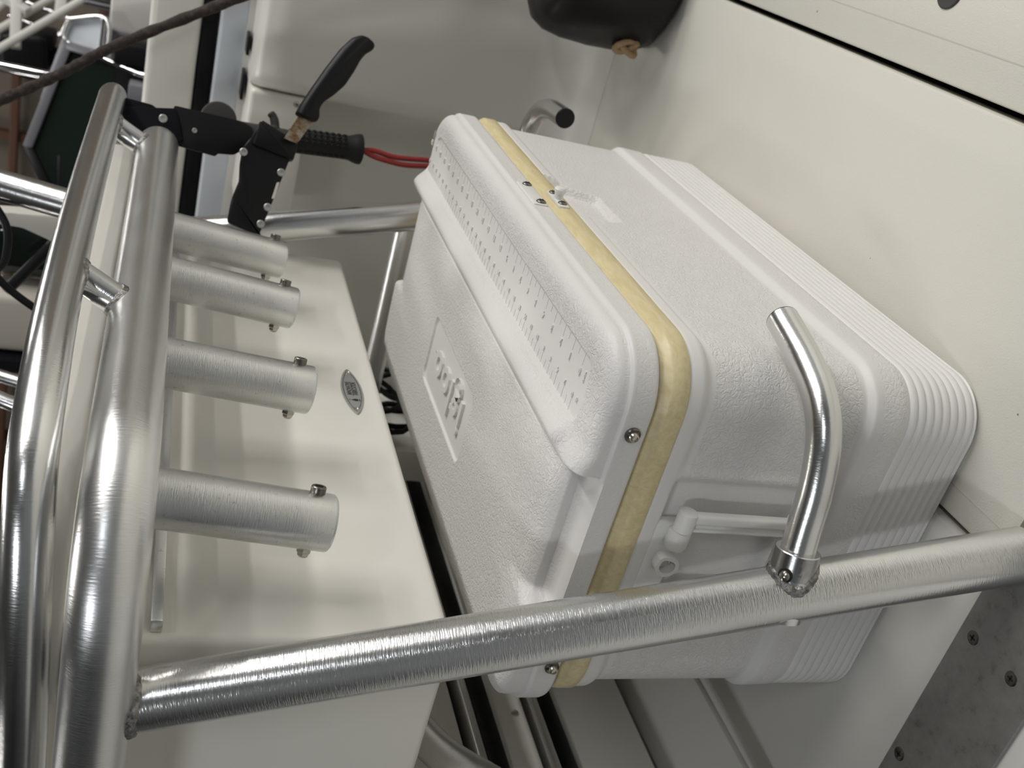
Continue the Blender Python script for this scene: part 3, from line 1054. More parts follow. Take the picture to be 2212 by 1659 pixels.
# cooler hooks plugged into welded sockets
def hook(path, sock0, sock1, bdir, legp, legd, legr):
    s0, s1 = V(sock0), V(sock1)
    d = (s1 - s0).normalized()
    mb = MB()
    tube(mb, dense(s0, s1, 8), 0.0172, 36, False)
    tube(mb, [s1, s1 - d * 0.02], [0.0172, 0.0172], 36, False)
    # rim
    tube(mb, [s1 - d * 0.0002, s1 + d * 0.0006, s1 + d * 0.0006], [0.0172, 0.0164, 0.0142], 36, False)
    so = mb.obj('hook_socket', 'polished_aluminium', post)
    weld(legp, legd, legr, s1, -d, 0.0172, 0.0042, 80, 24, -0.001).obj('weld_bead', 'weld_metal', so)
    bd = V(bdir); bd = (bd - d * bd.dot(d)).normalized()
    q = s1 - d * 0.0165 + bd * 0.0150
    mb = MB(); lathe(mb, q, bd, [(0.0056, 0.0012), (0.0056, 0.0026), (0.0045, 0.0026)], 24); mb.obj('button_hole', 'dark_gap', so)
    mb = MB(); lathe(mb, q, bd, [(0.0042, 0.0), (0.0042, 0.0040), (0.0036, 0.0058), (0.0020, 0.0068), (0.0004, 0.0071)], 20); mb.obj('spring_button', 'steel', so)
    pts = smooth_path(path, 10)
    mb = MB(); tube(mb, pts, 0.0133, 40)
    hk = mb.obj('cooler_hook', 'polished_aluminium', post)
    t = (pts[-1] - pts[-2]).normalized()
    mb = MB(); lathe(mb, pts[-1] - t * 0.0004, t, [(0.0128, 0), (0.0131, 0.0012), (0.0122, 0.0022), (0.005, 0.0026)], 36); mb.obj('end_cap', 'black_plastic', hk)
hook([(-0.1375, 0.092, 0.195), (-0.1345, 0.077, 0.195), (-0.1286, 0.050, 0.195), (-0.1205, 0.0127, 0.195), (-0.1065, -0.0190, 0.195), (-0.0850, -0.0405, 0.195), (-0.0500, -0.0560, 0.195), (-0.0033, -0.0685, 0.195)],
     (-0.1435, 0.1180, 0.195), (-0.1320, 0.0640, 0.195), (-0.62, 0.0, 0.78), L0, (L1 - L0), 0.0226)
hook([(0.7335, 0.085, 0.190), (0.7360, 0.070, 0.190), (0.7370, 0.046, 0.190), (0.7300, 0.004, 0.190), (0.7160, -0.0280, 0.190), (0.6930, -0.0500, 0.190), (0.6550, -0.0620, 0.190), (0.5980, -0.0660, 0.190)],
     (0.7285, 0.1040, 0.190), (0.7370, 0.0560, 0.190), (0.75, 0.0, 0.66), (0.728, 0.104, 0.19), (0.016, -0.035, -0.147), 0.0210)

# ================================================================== white box carried by the post
mb = MB()
rbox(mb, (-0.0720, 0.2175, 0.418), (0.7080, 0.640, 0.699), 0.008, 4)
sb = mb.obj('storage_box', 'white_gelcoat', post)
sb['label'] = 'white gelcoat storage box hung inside the pipe frame'
mb = MB(); rbox(mb, (-0.046, 0.2260, 0.7005), (0.690, 0.640, 0.7220), 0.008, 4)
mb.obj('box_lid', 'white_gelcoat', post)
# white bolster that follows the rails
bpts = dense((0.775, 0.137, 0), (0.02, 0.137, 0), 30) + [V((0.02 + 0.078 * math.cos(t), 0.215 + 0.078 * math.sin(t), 0)) for t in [(-PI / 2) - PI / 2 * k / 12 for k in range(1, 13)]] + dense((-0.058, 0.225, 0), (-0.060, 0.285, 0), 4)[0:]
fr = frames(bpts)
sec = []
for k in range(24):
    th = 2 * PI * k / 24
    c, s = math.cos(th), math.sin(th)
    sec.append((0.011 * math.copysign(abs(c) ** 0.4, c), 0.0215 * math.copysign(abs(s) ** 0.4, s)))
vs = []
for (p, t, a, b) in fr:
    nrm = V((-t.y, t.x, 0)).normalized()
    for (u, w) in sec:
        vs.append(p + nrm * u + V((0, 0, 0.7290 + w)))
n = len(sec)
fs = [(i * n + k, i * n + (k + 1) % n, (i + 1) * n + (k + 1) % n, (i + 1) * n + k) for i in range(len(fr) - 1) for k in range(n)]
fs += [tuple(reversed(range(n))), tuple(range((len(fr) - 1) * n, len(fr) * n))]
mb = MB(); mb.add(vs, fs); mb.obj('bolster', 'white_gelcoat', post, 50)
# oval maker's plate riveted to the box
bc = V((0.3225, 0.2172, 0.4520))
def lens(a, b, r, n=16):
    pts = []
    for k in range(n + 1):
        t = -1 + 2 * k / n
        pts.append((a * math.sin(t * PI / 2), b * (max(0, 1 - math.sin(t * PI / 2) ** 2)) ** 0.8))
    pts2 = [(x, -y) for (x, y) in reversed(pts[1:-1])]
    return round_poly(pts + pts2, r, 2)
mb = MB(); prism(mb, [(x, y) for (x, y) in lens(0.0500, 0.0118, 0.004)], 0.0012, bc, (1, 0, 0), (0, 0, 1), 0.0003)
badge = mb.obj('maker_plate', 'badge_silver', post)
ol = lens(0.0445, 0.0098, 0.003); il = lens(0.0430, 0.0091, 0.003)
mb = MB()
O, U, W = bc + V((0, -0.00125, 0)), V((1, 0, 0)), V((0, 0, 1))
n = len(ol)
vs = [O + U * x + W * y for (x, y) in ol] + [O + U * x + W * y for (x, y) in il]
mb.add(vs, [(i, (i + 1) % n, n + (i + 1) % n, n + i) for i in range(n)])
O2 = O + V((0, -0.00005, 0))
add_text(mb, 'INNOVATIVE', 0.0075, 0.00005, O2 + V((0.0045, 0, 0.0032)), U, W, 0.0001, stretch=0.66)
add_text(mb, 'FABRICATION', 0.0075, 0.00005, O2 + V((0.0045, 0, -0.0034)), U, W, 0.0001, stretch=0.60)
mb.add([O2 + U * x + W * y for (x, y) in ((-0.0125, -0.0003), (0.0195, -0.0003), (0.0195, 0.0003), (-0.0125, 0.0003))], [(0, 1, 2, 3)])
# little vessel emblem
mb.add([O2 + U * x + W * y for (x, y) in ((-0.0225, -0.0045), (-0.0185, -0.0045), (-0.0178, -0.0015), (-0.0205, 0.0038), (-0.0232, -0.0015))], [(0, 1, 2, 3, 4)])
mb.add([O2 + U * x + W * y for (x, y) in ((-0.0230, -0.0065), (-0.0180, -0.0065), (-0.0180, -0.0054), (-0.0230, -0.0054))], [(0, 1, 2, 3)])
mb.add([O2 + U * x + W * y for (x, y) in ((-0.0218, 0.0046), (-0.0192, 0.0046), (-0.0205, 0.0066))], [(0, 1, 2)])
mb.obj('plate_print', 'print_black', badge, 0)
for x in (-0.0405, 0.0405):
    mb = MB(); lathe(mb, bc + V((x, -0.001, 0)), (0, -1, 0), [(0.0032, 0), (0.0028, 0.0009), (0.0014, 0.0014), (0.0008, 0.0009)], 18); mb.obj('rivet', 'steel', badge)

# ================================================================== drawer cabinet behind the cooler, under the seat
cab = thing('drawer_cabinet', (0.35, 0.80, 0.0), 'low white drawer cabinet with black gasket gaps behind the cooler', 'cabinet')
mb = MB(); rbox(mb, (-0.12, 0.64, 0.0), (0.98, 0.95, 0.40), 0); mb.obj('carcass', 'dark_gap', cab, 0)
for (z0, z1) in ((0.262, 0.395), (0.168, 0.212), (0.018, 0.124)):
    mb = MB(); rbox(mb, (-0.11, 0.600, z0), (0.96, 0.645, z1), 0.004, 2); d_ = mb.obj('drawer_front', 'white_gelcoat', cab)
    if z0 < 0.25:
        mb = MB(); rbox(mb, (-0.115, 0.594, z1 - 0.002), (0.97, 0.646, z1 + 0.0035), 0.001); mb.obj('edge_trim', 'dull_aluminium', d_)
for z in (0.2470, 0.1560):
    mb = MB(); rbox(mb, (-0.115, 0.590, z - 0.006), (0.97, 0.64, z + 0.006), 0.003, 3); mb.obj('pull_rail', 'dull_aluminium', cab)
for (x, z) in ((0.266, 0.285), (0.2148, 0.1830)):
    mb = MB(); lathe(mb, (x, 0.600, z), (0, -1, 0), [(0.005, 0), (0.0046, 0.002), (0.002, 0.003)], 18); mb.obj('screw', 'steel', cab)
# bent support pipe under the box
mb = MB(); tube(mb, smooth_path([(0.20, 0.47, 0.405), (0.11, 0.465, 0.388), (0.058, 0.46, 0.368), (0.022, 0.455, 0.350), (-0.010, 0.45, 0.322), (-0.040, 0.45, 0.28), (-0.060, 0.45, 0.20), (-0.065, 0.45, 0.002)], 8), 0.0185, 32)
mb.obj('bent_brace', 'dull_aluminium', post)
mb = MB(); tube(mb, dense((0.715, 0.145, 0.335), (0.715, 0.60, 0.335), 6), 0.0155, 28); mb.obj('side_stretcher', 'dull_aluminium', post)
# coil of black hose stowed under the seat
coil = thing('hose_coil', (0.72, 0.44, 0.0), 'coil of thin black hose tucked under the seat box', 'hose')
mb = MB()
pts = []
for k in range(150):
    th = k / 150 * 2 * PI * 5
    r = 0.062 + 0.012 * math.sin(k * 0.7)
    pts.append((0.74 + r * math.cos(th), 0.455 + 0.02 * math.sin(k * 0.31), 0.31 + r * math.sin(th)))
tube(mb, pts, 0.0045, 8); mb.obj('hose', 'black_rubber', coil)
mb = MB(); rbox(mb, (0.66, 0.50, 0.0), (0.86, 0.56, 0.30), 0.01); mb.obj('hose_peg', 'liner_gelcoat', coil)

# ================================================================== knife, sheath, gaff
PU, PW = V((0.4616, -0.8871, 0)).normalized(), V((0, 0, 1))
sheath = thing('knife_sheath', (0.66, 0.10, 0.46), 'black sheath riveted to a webbing belt loop on the far rail end', 'sheath')
def flat(parent, name, mat, pts, O, th, bev, back=0.0, rr=0.004):
    mb = MB()
    N_ = PU.cross(PW)
    prism(mb, round_poly(pts, rr, 3), th, V(O) - N_ * back, PU, PW, bev)
    return mb.obj(name, mat, parent)
SO = V((0.66, 0.10, 0.55))
NF = PU.cross(PW)                                             # points back toward the helm side viewer
sgn = 1.0 if NF.dot(CAM - SO) > 0 else -1.0
def flat2(parent, name, mat, pts, O, off, th, bev, rr=0.004):
    """slab whose viewer-side face stands 'off' in front of plane O"""
    O = V(O)
    if sgn > 0:
        return flat(parent, name, mat, pts, O + NF * (off - th), th, bev, 0, rr)
    return flat(parent, name, mat, pts, O - NF * off, th, bev, 0, rr)
shape = [(0.0693, 0.0109), (0.0495, -0.0389), (0.0236, -0.0308), (-0.0738, -0.0043), (-0.0790, -0.0085), (-0.0652, 0.0376), (-0.0348, 0.0350), (-0.0097, 0.0283), (0.0112, 0.0294), (0.0336, 0.0283), (0.0459, 0.0202)]
flat2(sheath, 'sheath_body', 'black_plastic', shape, SO, 0.006, 0.012, 0.0025)
flat2(sheath, 'sheath_collar', 'black_plastic', [(0.0705, 0.0109), (0.0500, -0.0405), (0.0259, -0.0366), (0.0376, 0.0180)], SO, 0.0095, 0.019, 0.003)
flat2(sheath, 'throat', 'dark_gap', [(0.0715, 0.0075), (0.0525, -0.0370), (0.0500, -0.0370), (0.0690, 0.0075)], SO, 0.0060, 0.012, 0.0005, 0.001)
W_ = NF * sgn
def stud(parent, O, uv, r, off):
    p = V(O) + PU * uv[0] + PW * uv[1] + W_ * off
    mb = MB(); lathe(mb, p, W_, [(r, -0.001), (r, 0.0006), (r * 0.8, 0.0014), (r * 0.45, 0.0012), (r * 0.35, 0.0002), (r * 0.1, 0.0002)], 22)
    return mb.obj('rivet', 'badge_silver', parent)
for uv in ((0.0266, 0.0269), (0.0088, -0.0228), (-0.0388, -0.0106), (-0.0617, -0.0042)):
    stud(sheath, SO, uv, 0.0052, 0.006)
flat2(sheath, 'drain_slot', 'beige_vinyl', [(-0.0040, -0.0222), (-0.0050, -0.0186), (-0.0272, -0.0142), (-0.0262, -0.0176)], SO, 0.0066, 0.001, 0, 0.0012)
BO = V((0.735, 0.080, 0.660))
flat2(sheath, 'belt_loop_plate', 'black_plastic', [(0.0305, 0.0065), (0.0262, -0.0799), (0.0211, -0.0957), (0.0061, -0.0991), (-0.0122, -0.0852), (-0.0201, -0.0757), (-0.0220, -0.0549), (-0.0262, -0.0523), (-0.0202, 0.0030)], BO, 0.003, 0.005, 0.001)
wb_ = flat2(sheath, 'webbing_strap', 'black_webbing', [(0.0150, 0.0731), (0.0262, 0.0032), (0.0067, -0.0035), (-0.0154, -0.0099), (-0.0224, 0.0213), (-0.0311, 0.0687)], BO, 0.0062, 0.003, 0.0008)
flat2(sheath, 'webbing_back', 'black_webbing', [(0.0310, 0.0760), (0.0275, 0.0321), (0.0098, 0.0061), (-0.0160, 0.0035), (-0.0200, 0.0191), (-0.0300, 0.0700)], BO, -0.004, 0.003, 0.0008)
stud(sheath, BO, (0.0100, 0.0177), 0.0055, 0.0062); stud(sheath, BO, (0.0023, -0.0227), 0.0035, 0.003)

knife = thing('fillet_knife', (0.69, 0.0, 0.45), 'black-handled knife with rust-spotted blade half drawn from its sheath', 'knife')
KO = V((0.69, 0.0, 0.50))
hp = [(-0.0186, 0.0200), (-0.0048, 0.0143), (0.0187, 0.0025), (0.0458, -0.0114), (0.0769, -0.0293), (0.0939, -0.0428), (0.0993, -0.0533), (0.0975, -0.0647), (0.0909, -0.0741), (0.0844, -0.0724), (0.0769, -0.0632),
      (0.0677, -0.0574), (0.0509, -0.0506), (0.0305, -0.0405), (0.0157, -0.0280), (0.0042, -0.0159), (-0.0059, -0.0110), (-0.0177, -0.0123), (-0.0239, -0.0087), (-0.0239, -0.0021), (-0.0223, 0.0083)]
mb = MB()
rpz = round_poly(hp, 0.003, 2)
cu_, cw_ = sum(p[0] for p in rpz) / len(rpz), sum(p[1] for p in rpz) / len(rpz)
# rounded grip: stack of shrinking outlines on both sides of the mid plane
spine = [(-0.021, 0.005), (0.000, -0.001), (0.030, -0.0185), (0.060, -0.037), (0.085, -0.052), (0.094, -0.060)]
def toward(p, s):
    best, q = 1e9, None
    for (a, b) in zip(spine[:-1], spine[1:]):
        ax, ay = a; bx, by = b
        t = max(0, min(1, ((p[0] - ax) * (bx - ax) + (p[1] - ay) * (by - ay)) / ((bx - ax) ** 2 + (by - ay) ** 2)))
        c = (ax + (bx - ax) * t, ay + (by - ay) * t)
        dd = math.hypot(p[0] - c[0], p[1] - c[1])
        if dd < best: best, q = dd, c
    return (p[0] + (q[0] - p[0]) * s, p[1] + (q[1] - p[1]) * s)
lay = [(-0.0100, 0.62), (-0.0088, 0.36), (-0.0065, 0.15), (-0.0030, 0.02), (0.0, 0.0), (0.0030, 0.02), (0.0065, 0.15), (0.0088, 0.36), (0.0100, 0.62)]
vs = []
for (t, s) in lay:
    for p in rpz:
        q = toward(p, s); vs.append(KO + PU * q[0] + PW * q[1] + W_ * t)
n = len(rpz)
fs = [(i * n + k, i * n + (k + 1) % n, (i + 1) * n + (k + 1) % n, (i + 1) * n + k) for i in range(len(lay) - 1) for k in range(n)]
fs += [tuple(reversed(range(n))), tuple(range((len(lay) - 1) * n, len(lay) * n))]
mb.add(vs, fs); mb.obj('knife_handle', 'black_plastic', knife, 60)
mb = MB()
bl = [(-0.0215, 0.0150), (-0.0235, -0.0050), (-0.0560, 0.0128), (-0.1250, 0.060), (-0.1200, 0.0660), (-0.0520, 0.0300)]
vs = [KO + PU * u + PW * w + W_ * t for t in (-0.0011, 0.0011) for (u, w) in bl[:3] + bl[5:]]
mb.add(vs, [(3, 2, 1, 0), (4, 5, 6, 7), (0, 1, 5, 4), (1, 2, 6, 5), (2, 3, 7, 6), (3, 0, 4, 7)])
mb.obj('blade', 'rust_spotted_blade', knife, 0)

gaff = thing('gaff', (0.77, 0.075, 0.40), 'black pole with studded rubber grip hanging upright behind the knife', 'gaff')
g0 = V((0.770, 0.0755, 0.605))
mb = MB(); tube(mb, dense((0.7695, 0.0757, 0.612), (0.770, 0.075, 0.505), 6), 0.0125, 28); mb.obj('shaft', 'grey_plastic', gaff)
gz = lambda z: V((0.770 + (0.49 - z) * 0.02, 0.075 - (0.49 - z) * 0.041, z))
mb = MB()
gp = [(0.512, 0.0150), (0.508, 0.0168), (0.500, 0.0172), (0.47, 0.0170), (0.440, 0.0168), (0.428, 0.0172), (0.420, 0.0200), (0.414, 0.0215), (0.410, 0.0210), (0.4085, 0.018)]
tube(mb, [gz(z) for z, r in gp], [r for z, r in gp], 36)
grip = mb.obj('rubber_grip', 'grip_rubber', gaff, 50)
for row in range(4):
    for col in range(9):
        ang = math.radians(195 + row * 24); z = 0.436 + col * 0.0085
        dv = V((math.cos(ang), math.sin(ang), 0)); p = gz(z) + dv * 0.0168
        mb = MB(); lathe(mb, p, dv, [(0.0030, 0), (0.0030, 0.0010), (0.0022, 0.0016), (0.0018, 0.0008), (0.0005, 0.0008)], 10); mb.obj('grip_stud', 'grip_rubber', grip)
for row in range(1):
    for col in range(9):
        ang = math.radians(140); z = 0.436 + col * 0.0085
        dv = V((math.cos(ang), math.sin(ang), 0)); p = gz(z) + dv * 0.0168
        mb = MB(); lathe(mb, p, dv, [(0.0030, 0), (0.0030, 0.0012), (0.0010, 0.0018)], 10); mb.obj('grip_stud', 'grip_rubber', grip)
mb = MB(); lathe(mb, gz(0.608) + PU * 0.012 - W_ * 0.018, W_, [(0.0225, 0), (0.0240, 0.002), (0.0240, 0.030), (0.0215, 0.034), (0.010, 0.036)], 36); mb.obj('reel_drum', 'grey_plastic', gaff)
mb = MB(); rbox(mb, (0, 0, 0), (1, 1, 1), 0)
mb = MB(); tube(mb, smooth_path([gz(0.5335) + PU * 0.004, gz(0.532) + PU * 0.016, gz(0.535) + PU * 0.027, gz(0.5385) + PU * 0.0315], 5), [0.008] * 5 + [0.006] * 5 + [0.0055] * 6, 16, True, 0.003); mb.obj('thumb_catch', 'grey_plastic', gaff)
cords = []
for k, dxy in enumerate((0.0, 0.008)):
    mb = MB()
    tube(mb, smooth_path([gz(0.412) + PU * (-0.002 + dxy * 0.5), gz(0.392) + PU * (0.001 - dxy), gz(0.365) - PU * (0.004 + dxy), gz(0.34) - PU * (0.004 + dxy * 1.2), gz(0.30) - PU * (0.002 + dxy), gz(0.22) - PU * 0.004, gz(0.12) - PU * (0.002 + dxy * 2), gz(0.004) - PU * (0.02 + dxy)], 8), 0.0038, 14)
    mb.obj('lanyard_cord', 'red_cord', gaff)
# ================================================================== loose things in the cockpit
bag = thing('fender', (0.83, -0.235, 0.02), 'black vinyl fender with a stained rope knot at its foot by the far locker', 'fender')
mb = MB()
seg, rows = 64, [(0.02, 0.012), (0.055, 0.004), (0.090, 0.006), (0.108, 0.016), (0.115, 0.034), (0.117, 0.06), (0.116, 0.10), (0.113, 0.140), (0.108, 0.165), (0.098, 0.182), (0.080, 0.192), (0.03, 0.196)]
vs = []
for (r, z) in rows:
    for k in range(seg):
        th = 2 * PI * k / seg
        w = 1 + (0.018 * math.sin(9 * th + z * 40) + 0.012 * math.sin(5 * th)) * min(1, r / 0.1)
        vs.append((0.855 + r * w * math.cos(th), -0.246 + r * w * math.sin(th), z))
fs = [(i * seg + k, i * seg + (k + 1) % seg, (i + 1) * seg + (k + 1) % seg, (i + 1) * seg + k) for i in range(len(rows) - 1) for k in range(seg)]
fs += [tuple(reversed(range(seg))), tuple(range((len(rows) - 1) * seg, len(rows) * seg))]
mb.add(vs, fs); mb.obj('fender_skin', 'black_vinyl', bag, 60)
mb = MB()
kc = V((0.795, -0.146, 0.050))
pts = []
for k in range(70):
    t = k / 69 * 2 * PI * 2.6
    pts.append(kc + V((0.011 * math.cos(t) + 0.004 * math.sin(2.3 * t), 0.009 * math.sin(1.7 * t), 0.012 * math.sin(t) - 0.006 * math.cos(2 * t))))
tube(mb, pts, 0.0048, 10); mb.obj('rope_knot', 'stained_rope', bag)

mb = MB(); lathe(mb, (0.2141, -0.3345, -0.001), (0, 0, 1), [(0.0175, 0), (0.0175, 0.0022), (0.0165, 0.0030), (0.006, 0.0032)], 36)
tag(mb.obj('deck_fitting', 'grey_plastic'), 'dark round flush fitting set in the deck beyond the seam', 'deck fitting')

mb = MB()
rp = smooth_path([(1.10, 2.30, 3.98), (1.03, 0.80, 1.81), (0.992, 0.190, 0.952), (0.989, 0.174, 0.928), (0.984, 0.101, 0.826), (0.983, 0.040, 0.748), (0.971, -0.073, 0.577), (0.960, -0.160, 0.448), (0.935, -0.225, 0.300), (0.885, -0.243, 0.200)], 14)
tube(mb, rp, [0.0075 + 0.0008 * math.sin(k * 1.9) + 0.0005 * random.random() for k in range(len(rp))], 16)
tag(mb.obj('mooring_line', 'tarred_rope'), 'dark brown weathered line stretched slantwise past the rail ends', 'rope')

# ================================================================== beyond the gunwale: other boats and gear in the hall
def pipe(parent, name, mat, pts, r, n=6, seg=18):
    mb = MB(); tube(mb, smooth_path(pts, n) if len(pts) > 2 else dense(pts[0], pts[1], 4), r, seg)
    return mb.obj(name, mat, parent)
def bar(parent, name, mat, a, b, w, d, up=(0, 0, 1), bev=0.004):
    a, b = V(a), V(b)
    t = (b - a).normalized(); u = V(up); u = (u - t * u.dot(t)).normalized(); s = t.cross(u)
    mb = MB(); L = (b - a).length
    rbox(mb, (0, -w / 2, -d / 2), (L, w / 2, d / 2), bev, 2, lambda p: a + t * p.x + s * p.y + u * p.z)
    return mb.obj(name, mat, parent)

railing = thing('boat_railing', (3.0, 0.45, 0.70), 'white painted tube railing of another boat in the far corner', 'railing')
pipe(railing, 'rail_tube', 'white_paint', [(2.931, 0.596, 1.217), (2.944, 0.300, 0.878)], 0.0125)
pipe(railing, 'rail_tube', 'white_paint', [(3.075, 0.565, 1.235), (3.082, 0.395, 1.040)], 0.012)
pipe(railing, 'rail_tube', 'white_paint', [(3.104, 0.520, 1.250), (3.118, 0.430, 1.172)], 0.012)
bar(railing, 'rail_post', 'white_paint', (3.060, 0.400, 1.152), (2.975, 0.562, 1.140), 0.032, 0.032)
bar(railing, 'rail_post', 'white_paint', (3.025, 0.360, 1.017), (2.985, 0.445, 1.018), 0.032, 0.032)
bar(railing, 'rail_post', 'white_paint', (3.075, 0.425, 1.205), (3.020, 0.452, 1.112), 0.028, 0.028)
pipe(railing, 'stanchion', 'white_paint', [(2.944, 0.300, 0.878), (2.95, 0.24, -0.6)], 0.013)

motor = thing('outboard_motor', (3.36, 0.66, 0.9), 'black outboard cowling below the white railing', 'motor')
mb = MB(); prism(mb, round_poly([(-0.085, -0.075), (0.055, -0.085), (0.085, -0.03), (0.06, 0.075), (-0.06, 0.085)], 0.03, 4), 0.16, (3.28, 0.66, 1.155), (0, 1, 0), (0, 0, 1), 0.02, 3); mb.obj('cowling', 'black_plastic', motor)
mb = MB(); rbox(mb, (3.30, 0.57, 1.06), (3.42, 0.63, 1.12), 0.01); mb.obj('tilt_bracket', 'black_plastic', motor)
mb = MB(); rbox(mb, (3.33, 0.63, -0.5), (3.42, 0.70, 1.08), 0.02); mb.obj('mid_section', 'black_plastic', motor)

trestle = thing('pipe_support', (2.65, 0.55, 0.7), 'thick bright pipe with a dark end clamp behind the rails', 'pipe')
pipe(trestle, 'support_pipe', 'chrome', [(2.715, 0.560, 1.230), (2.600, 0.532, 0.920)], 0.0150, seg=24)
bar(trestle, 'end_clamp', 'grey_plastic', (2.622, 0.490, 0.914), (2.578, 0.566, 0.906), 0.026, 0.02)
pipe(trestle, 'pipe_leg', 'grey_frame', [(2.66, 0.545, 1.08), (2.70, 0.60, -1.4)], 0.012)

rods = []
for (a, b, lab) in (((3.66, 0.616, 1.255), (3.567, 0.627, 1.051), 'thin chrome rail crossing behind the white railing, lower of two'), ((3.67, 0.555, 1.200), (3.595, 0.566, 1.041), 'thin chrome rail crossing behind the white railing, upper of two')):
    t = thing('chrome_rail', (a[0], a[1], 0.4), lab, 'rail', 'thin chrome rails in the hall')
    pipe(t, 'rail_tube', 'chrome', [a, b], 0.006); pipe(t, 'stanchion', 'chrome', [b, (b[0], b[1], -0.5)], 0.006)

ws = thing('boat_windshield', (2.03, 0.47, 0.75), 'smoked boat windshield in a grey frame beyond the rail ends', 'windshield')
poly = [(2.107, 0.321, 0.912), (2.009, 0.562, 0.978), (1.939, 0.646, 0.915), (1.919, 0.657, 0.881), (1.947, 0.561, 0.827), (2.002, 0.432, 0.798), (2.061, 0.321, 0.801)]
mb = MB()
vs = [V(p) for p in poly]; back = [p + V((0.012, 0.006, 0)) for p in vs]
n = len(vs)
mb.add(vs + back, [tuple(range(n)), tuple(reversed(range(n, 2 * n)))] + [(k, n + k, n + (k + 1) % n, (k + 1) % n) for k in range(n)])
mb.obj('glass', 'smoked_glass', ws, 0)
for k in (0, 1, 2, 6):
    a, b = V(poly[k]), V(poly[(k + 1) % n])
    off = V((-0.006, -0.003, 0.002))
    bar(ws, 'frame_member', 'grey_frame' if k != 1 else 'black_plastic', a + off, b + off, 0.018, 0.022)
bar(ws, 'centre_mullion', 'black_plastic', (1.985, 0.560, 0.905), (1.930, 0.655, 0.895), 0.012, 0.012)
mb = MB(); rbox(mb, (1.99, 0.30, -0.3), (2.12, 0.66, 0.80), 0.03); mb.obj('dash', 'black_plastic', ws)

hatch = thing('hatch_frame', (2.22, 0.31, 0.7), 'bright metal window frame standing above the smoked windshield', 'frame')
fp = [(2.251, 0.287, 0.926), (2.229, 0.334, 0.932), (2.188, 0.352, 0.856), (2.187, 0.332, 0.830), (2.228, 0.263, 0.840)]
pipe(hatch, 'frame_tube', 'polished_aluminium', fp + [fp[0]], 0.0075, 6)
mb = MB(); vs = [V(p) + V((0.01, 0.005, 0)) for p in fp]; back = [p + V((0.01, 0.005, 0)) for p in vs]; n = len(vs)
mb.add(vs + back, [tuple(range(n)), tuple(reversed(range(n, 2 * n)))] + [(k, n + k, n + (k + 1) % n, (k + 1) % n) for k in range(n)]); mb.obj('pane', 'pale_blue_paint', hatch, 0)
pipe(hatch, 'cross_tube', 'chrome', [(2.228, 0.263, 0.842), (2.186, 0.352, 0.842)], 0.007)
bar(hatch, 'brace_leg', 'grey_frame', (2.228, 0.335, 0.930), (2.120, 0.470, 0.962), 0.02, 0.016)
bar(hatch, 'brace_leg', 'grey_frame', (2.225, 0.345, 0.925), (2.150, 0.400, 0.850), 0.02, 0.016)
bar(hatch, 'upright', 'grey_frame', (2.25, 0.30, 0.86), (2.30, 0.33, -0.8), 0.03, 0.03, (0, 1, 0))

stack = thing('sheet_stack', (2.47, 0.25, 0.6), 'stack of dark louvred sheets at the top edge of the view', 'sheets')
for k in range(7):
    z = 0.0
    a = V((2.495, 0.222 + k * 0.0105, 0.915 - k * 0.002)); b = V((2.440, 0.208 + k * 0.0115, 0.795 - (k % 3) * 0.006))
    bar(stack, 'louvre_sheet', 'grey_frame' if k % 2 else 'grey_plastic', a, b, 0.05, 0.0075, (0, 1, 0), 0.002)
mb = MB(); rbox(mb, (2.46, 0.20, -0.8), (2.56, 0.30, 0.82), 0.01); mb.obj('stack_stand', 'black_plastic', stack)

bb = MB(); rbox(bb, (1.93, 0.245, 0.60), (2.02, 0.300, 0.806), 0.012, 3)
ob = bb.obj('gear_case', 'black_plastic'); tag(ob, 'black gear case beyond the white gunwale cap', 'case')
mb = MB(); rbox(mb, (2.30, 0.16, -0.6), (2.40, 0.312, 0.835), 0.012)
tag(mb.obj('white_locker', 'white_paint'), 'white locker panel standing behind the black gear case', 'locker')
mb = MB(); rbox(mb, (2.13, 0.365, -0.5), (2.20, 0.42, 0.838), 0.008)
tag(mb.obj('beige_post', 'beige_vinyl'), 'beige square post beyond the end of the grab rail', 'post')
t = thing('curved_grabrail', (1.93, 0.32, 0.4), 'curved chrome grab rail beyond the white gunwale cap', 'rail')
pipe(t, 'rail_tube', 'chrome', [(1.966, 0.298, 0.832), (1.937, 0.306, 0.773), (1.918, 0.309, 0.731), (1.908, 0.304, 0.695), (1.905, 0.303, 0.60)], 0.007)
bar(t, 'rail_base', 'grey_frame', (1.900, 0.345, 0.76), (1.900, 0.345, 0.40), 0.06, 0.04, (0, 1, 0))

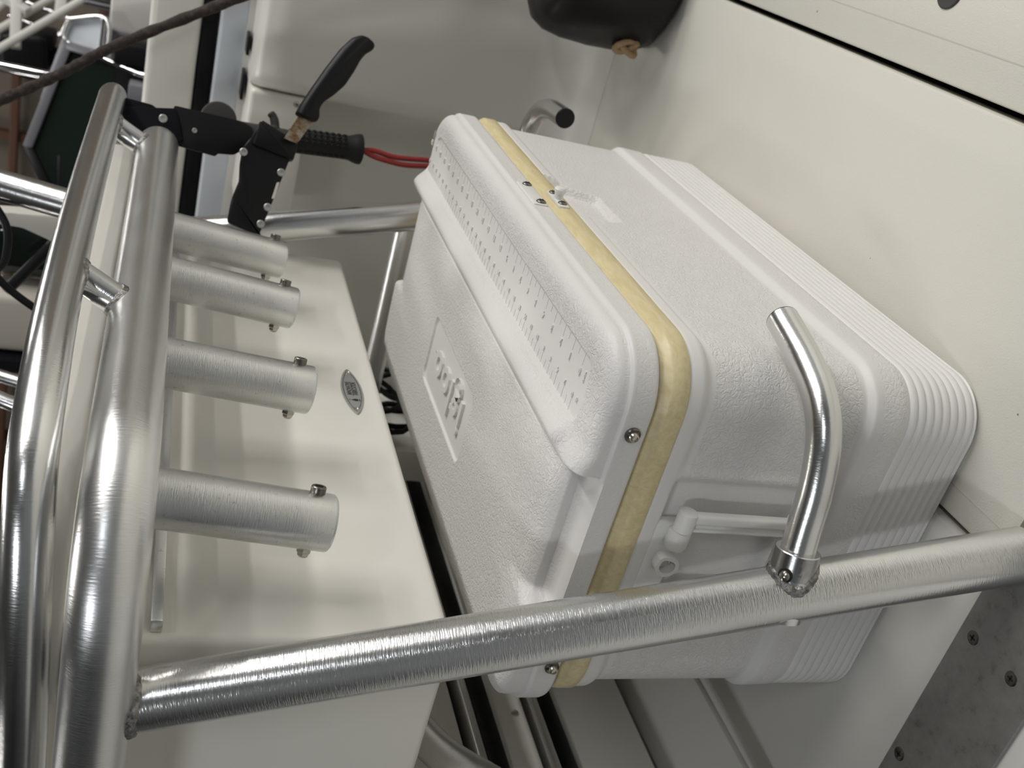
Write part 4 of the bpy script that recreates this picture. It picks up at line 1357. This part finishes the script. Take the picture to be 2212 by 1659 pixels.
# ================================================================== helm area seen past the thin rail
console = thing('helm_console', (1.02, 0.62, 0.0), 'white helm console with dark dash hood forward of the storage box', 'console')
mb = MB(); prism(mb, round_poly([(0.335, 0.96), (0.329, 0.88), (0.322, 0.79), (0.345, 0.775), (0.372, 0.812), (0.352, 0.866), (0.350, 0.96)], 0.006, 4), 0.03, (0.985, 0.0, 0.0), (0, 1, 0), (0, 0, 1), 0.003, 2)
mb.obj('side_fairing', 'white_gelcoat', console)
mb = MB(); rbox(mb, (1.24, 0.44, 0.70), (1.40, 0.56, 0.955), 0.03, 4); mb.obj('dash_hood', 'smoked_glass', console)
mb = MB(); rbox(mb, (0.98, 0.72, 0.002), (1.19, 1.4, 0.86), 0.03, 4); mb.obj('console_body', 'white_gelcoat', console)
pipe(console, 'hood_tube', 'black_plastic', [(1.174, 0.440, 0.828), (1.145, 0.540, 0.905)], 0.010)
cush = MB(); rbox(cush, (1.195, 0.575, 0.84), (1.30, 0.690, 0.98), 0.015, 3)
tag(cush.obj('seat_cushion', 'beige_vinyl'), 'beige seat cushion forward of the rails beside the dark dash hood', 'cushion')
mb = MB(); rbox(mb, (1.17, 0.693, 0.80), (1.25, 0.720, 0.96), 0.006)
tag(mb.obj('cushion_strap', 'black_webbing'), 'black strip along the lower side of the beige seat cushion', 'strap')
t = thing('cable', (0.68, 0.25, 0.70), 'thin black cable looping behind the thin grab rail', 'cable')
pipe(t, 'cable_run', 'black_rubber', [(0.712, 0.195, 0.885), (0.700, 0.215, 0.862), (0.683, 0.235, 0.848), (0.666, 0.266, 0.847), (0.658, 0.289, 0.854), (0.655, 0.33, 0.80), (0.655, 0.36, 0.733)], 0.005)
t = thing('footrest_pipe', (0.72, 0.50, 0.70), 'pair of bright pipes running forward past the grab rail', 'pipe')
pipe(t, 'pipe_run', 'polished_aluminium', [(0.815, 0.506, 0.930), (0.777, 0.508, 0.837), (0.76, 0.509, 0.78)], 0.010)
pipe(t, 'pipe_run', 'polished_aluminium', [(0.700, 0.468, 0.895), (0.666, 0.481, 0.828), (0.650, 0.487, 0.733)], 0.011)

t = thing('seat_trim', (-0.02, 0.55, 0.70), 'black trim strip seen between the two rails near their forward run', 'trim')
bar(t, 'trim_strip', 'black_rubber', (0.070, 0.500, 0.733), (0.112, 0.400, 0.733), 0.02, 0.02)
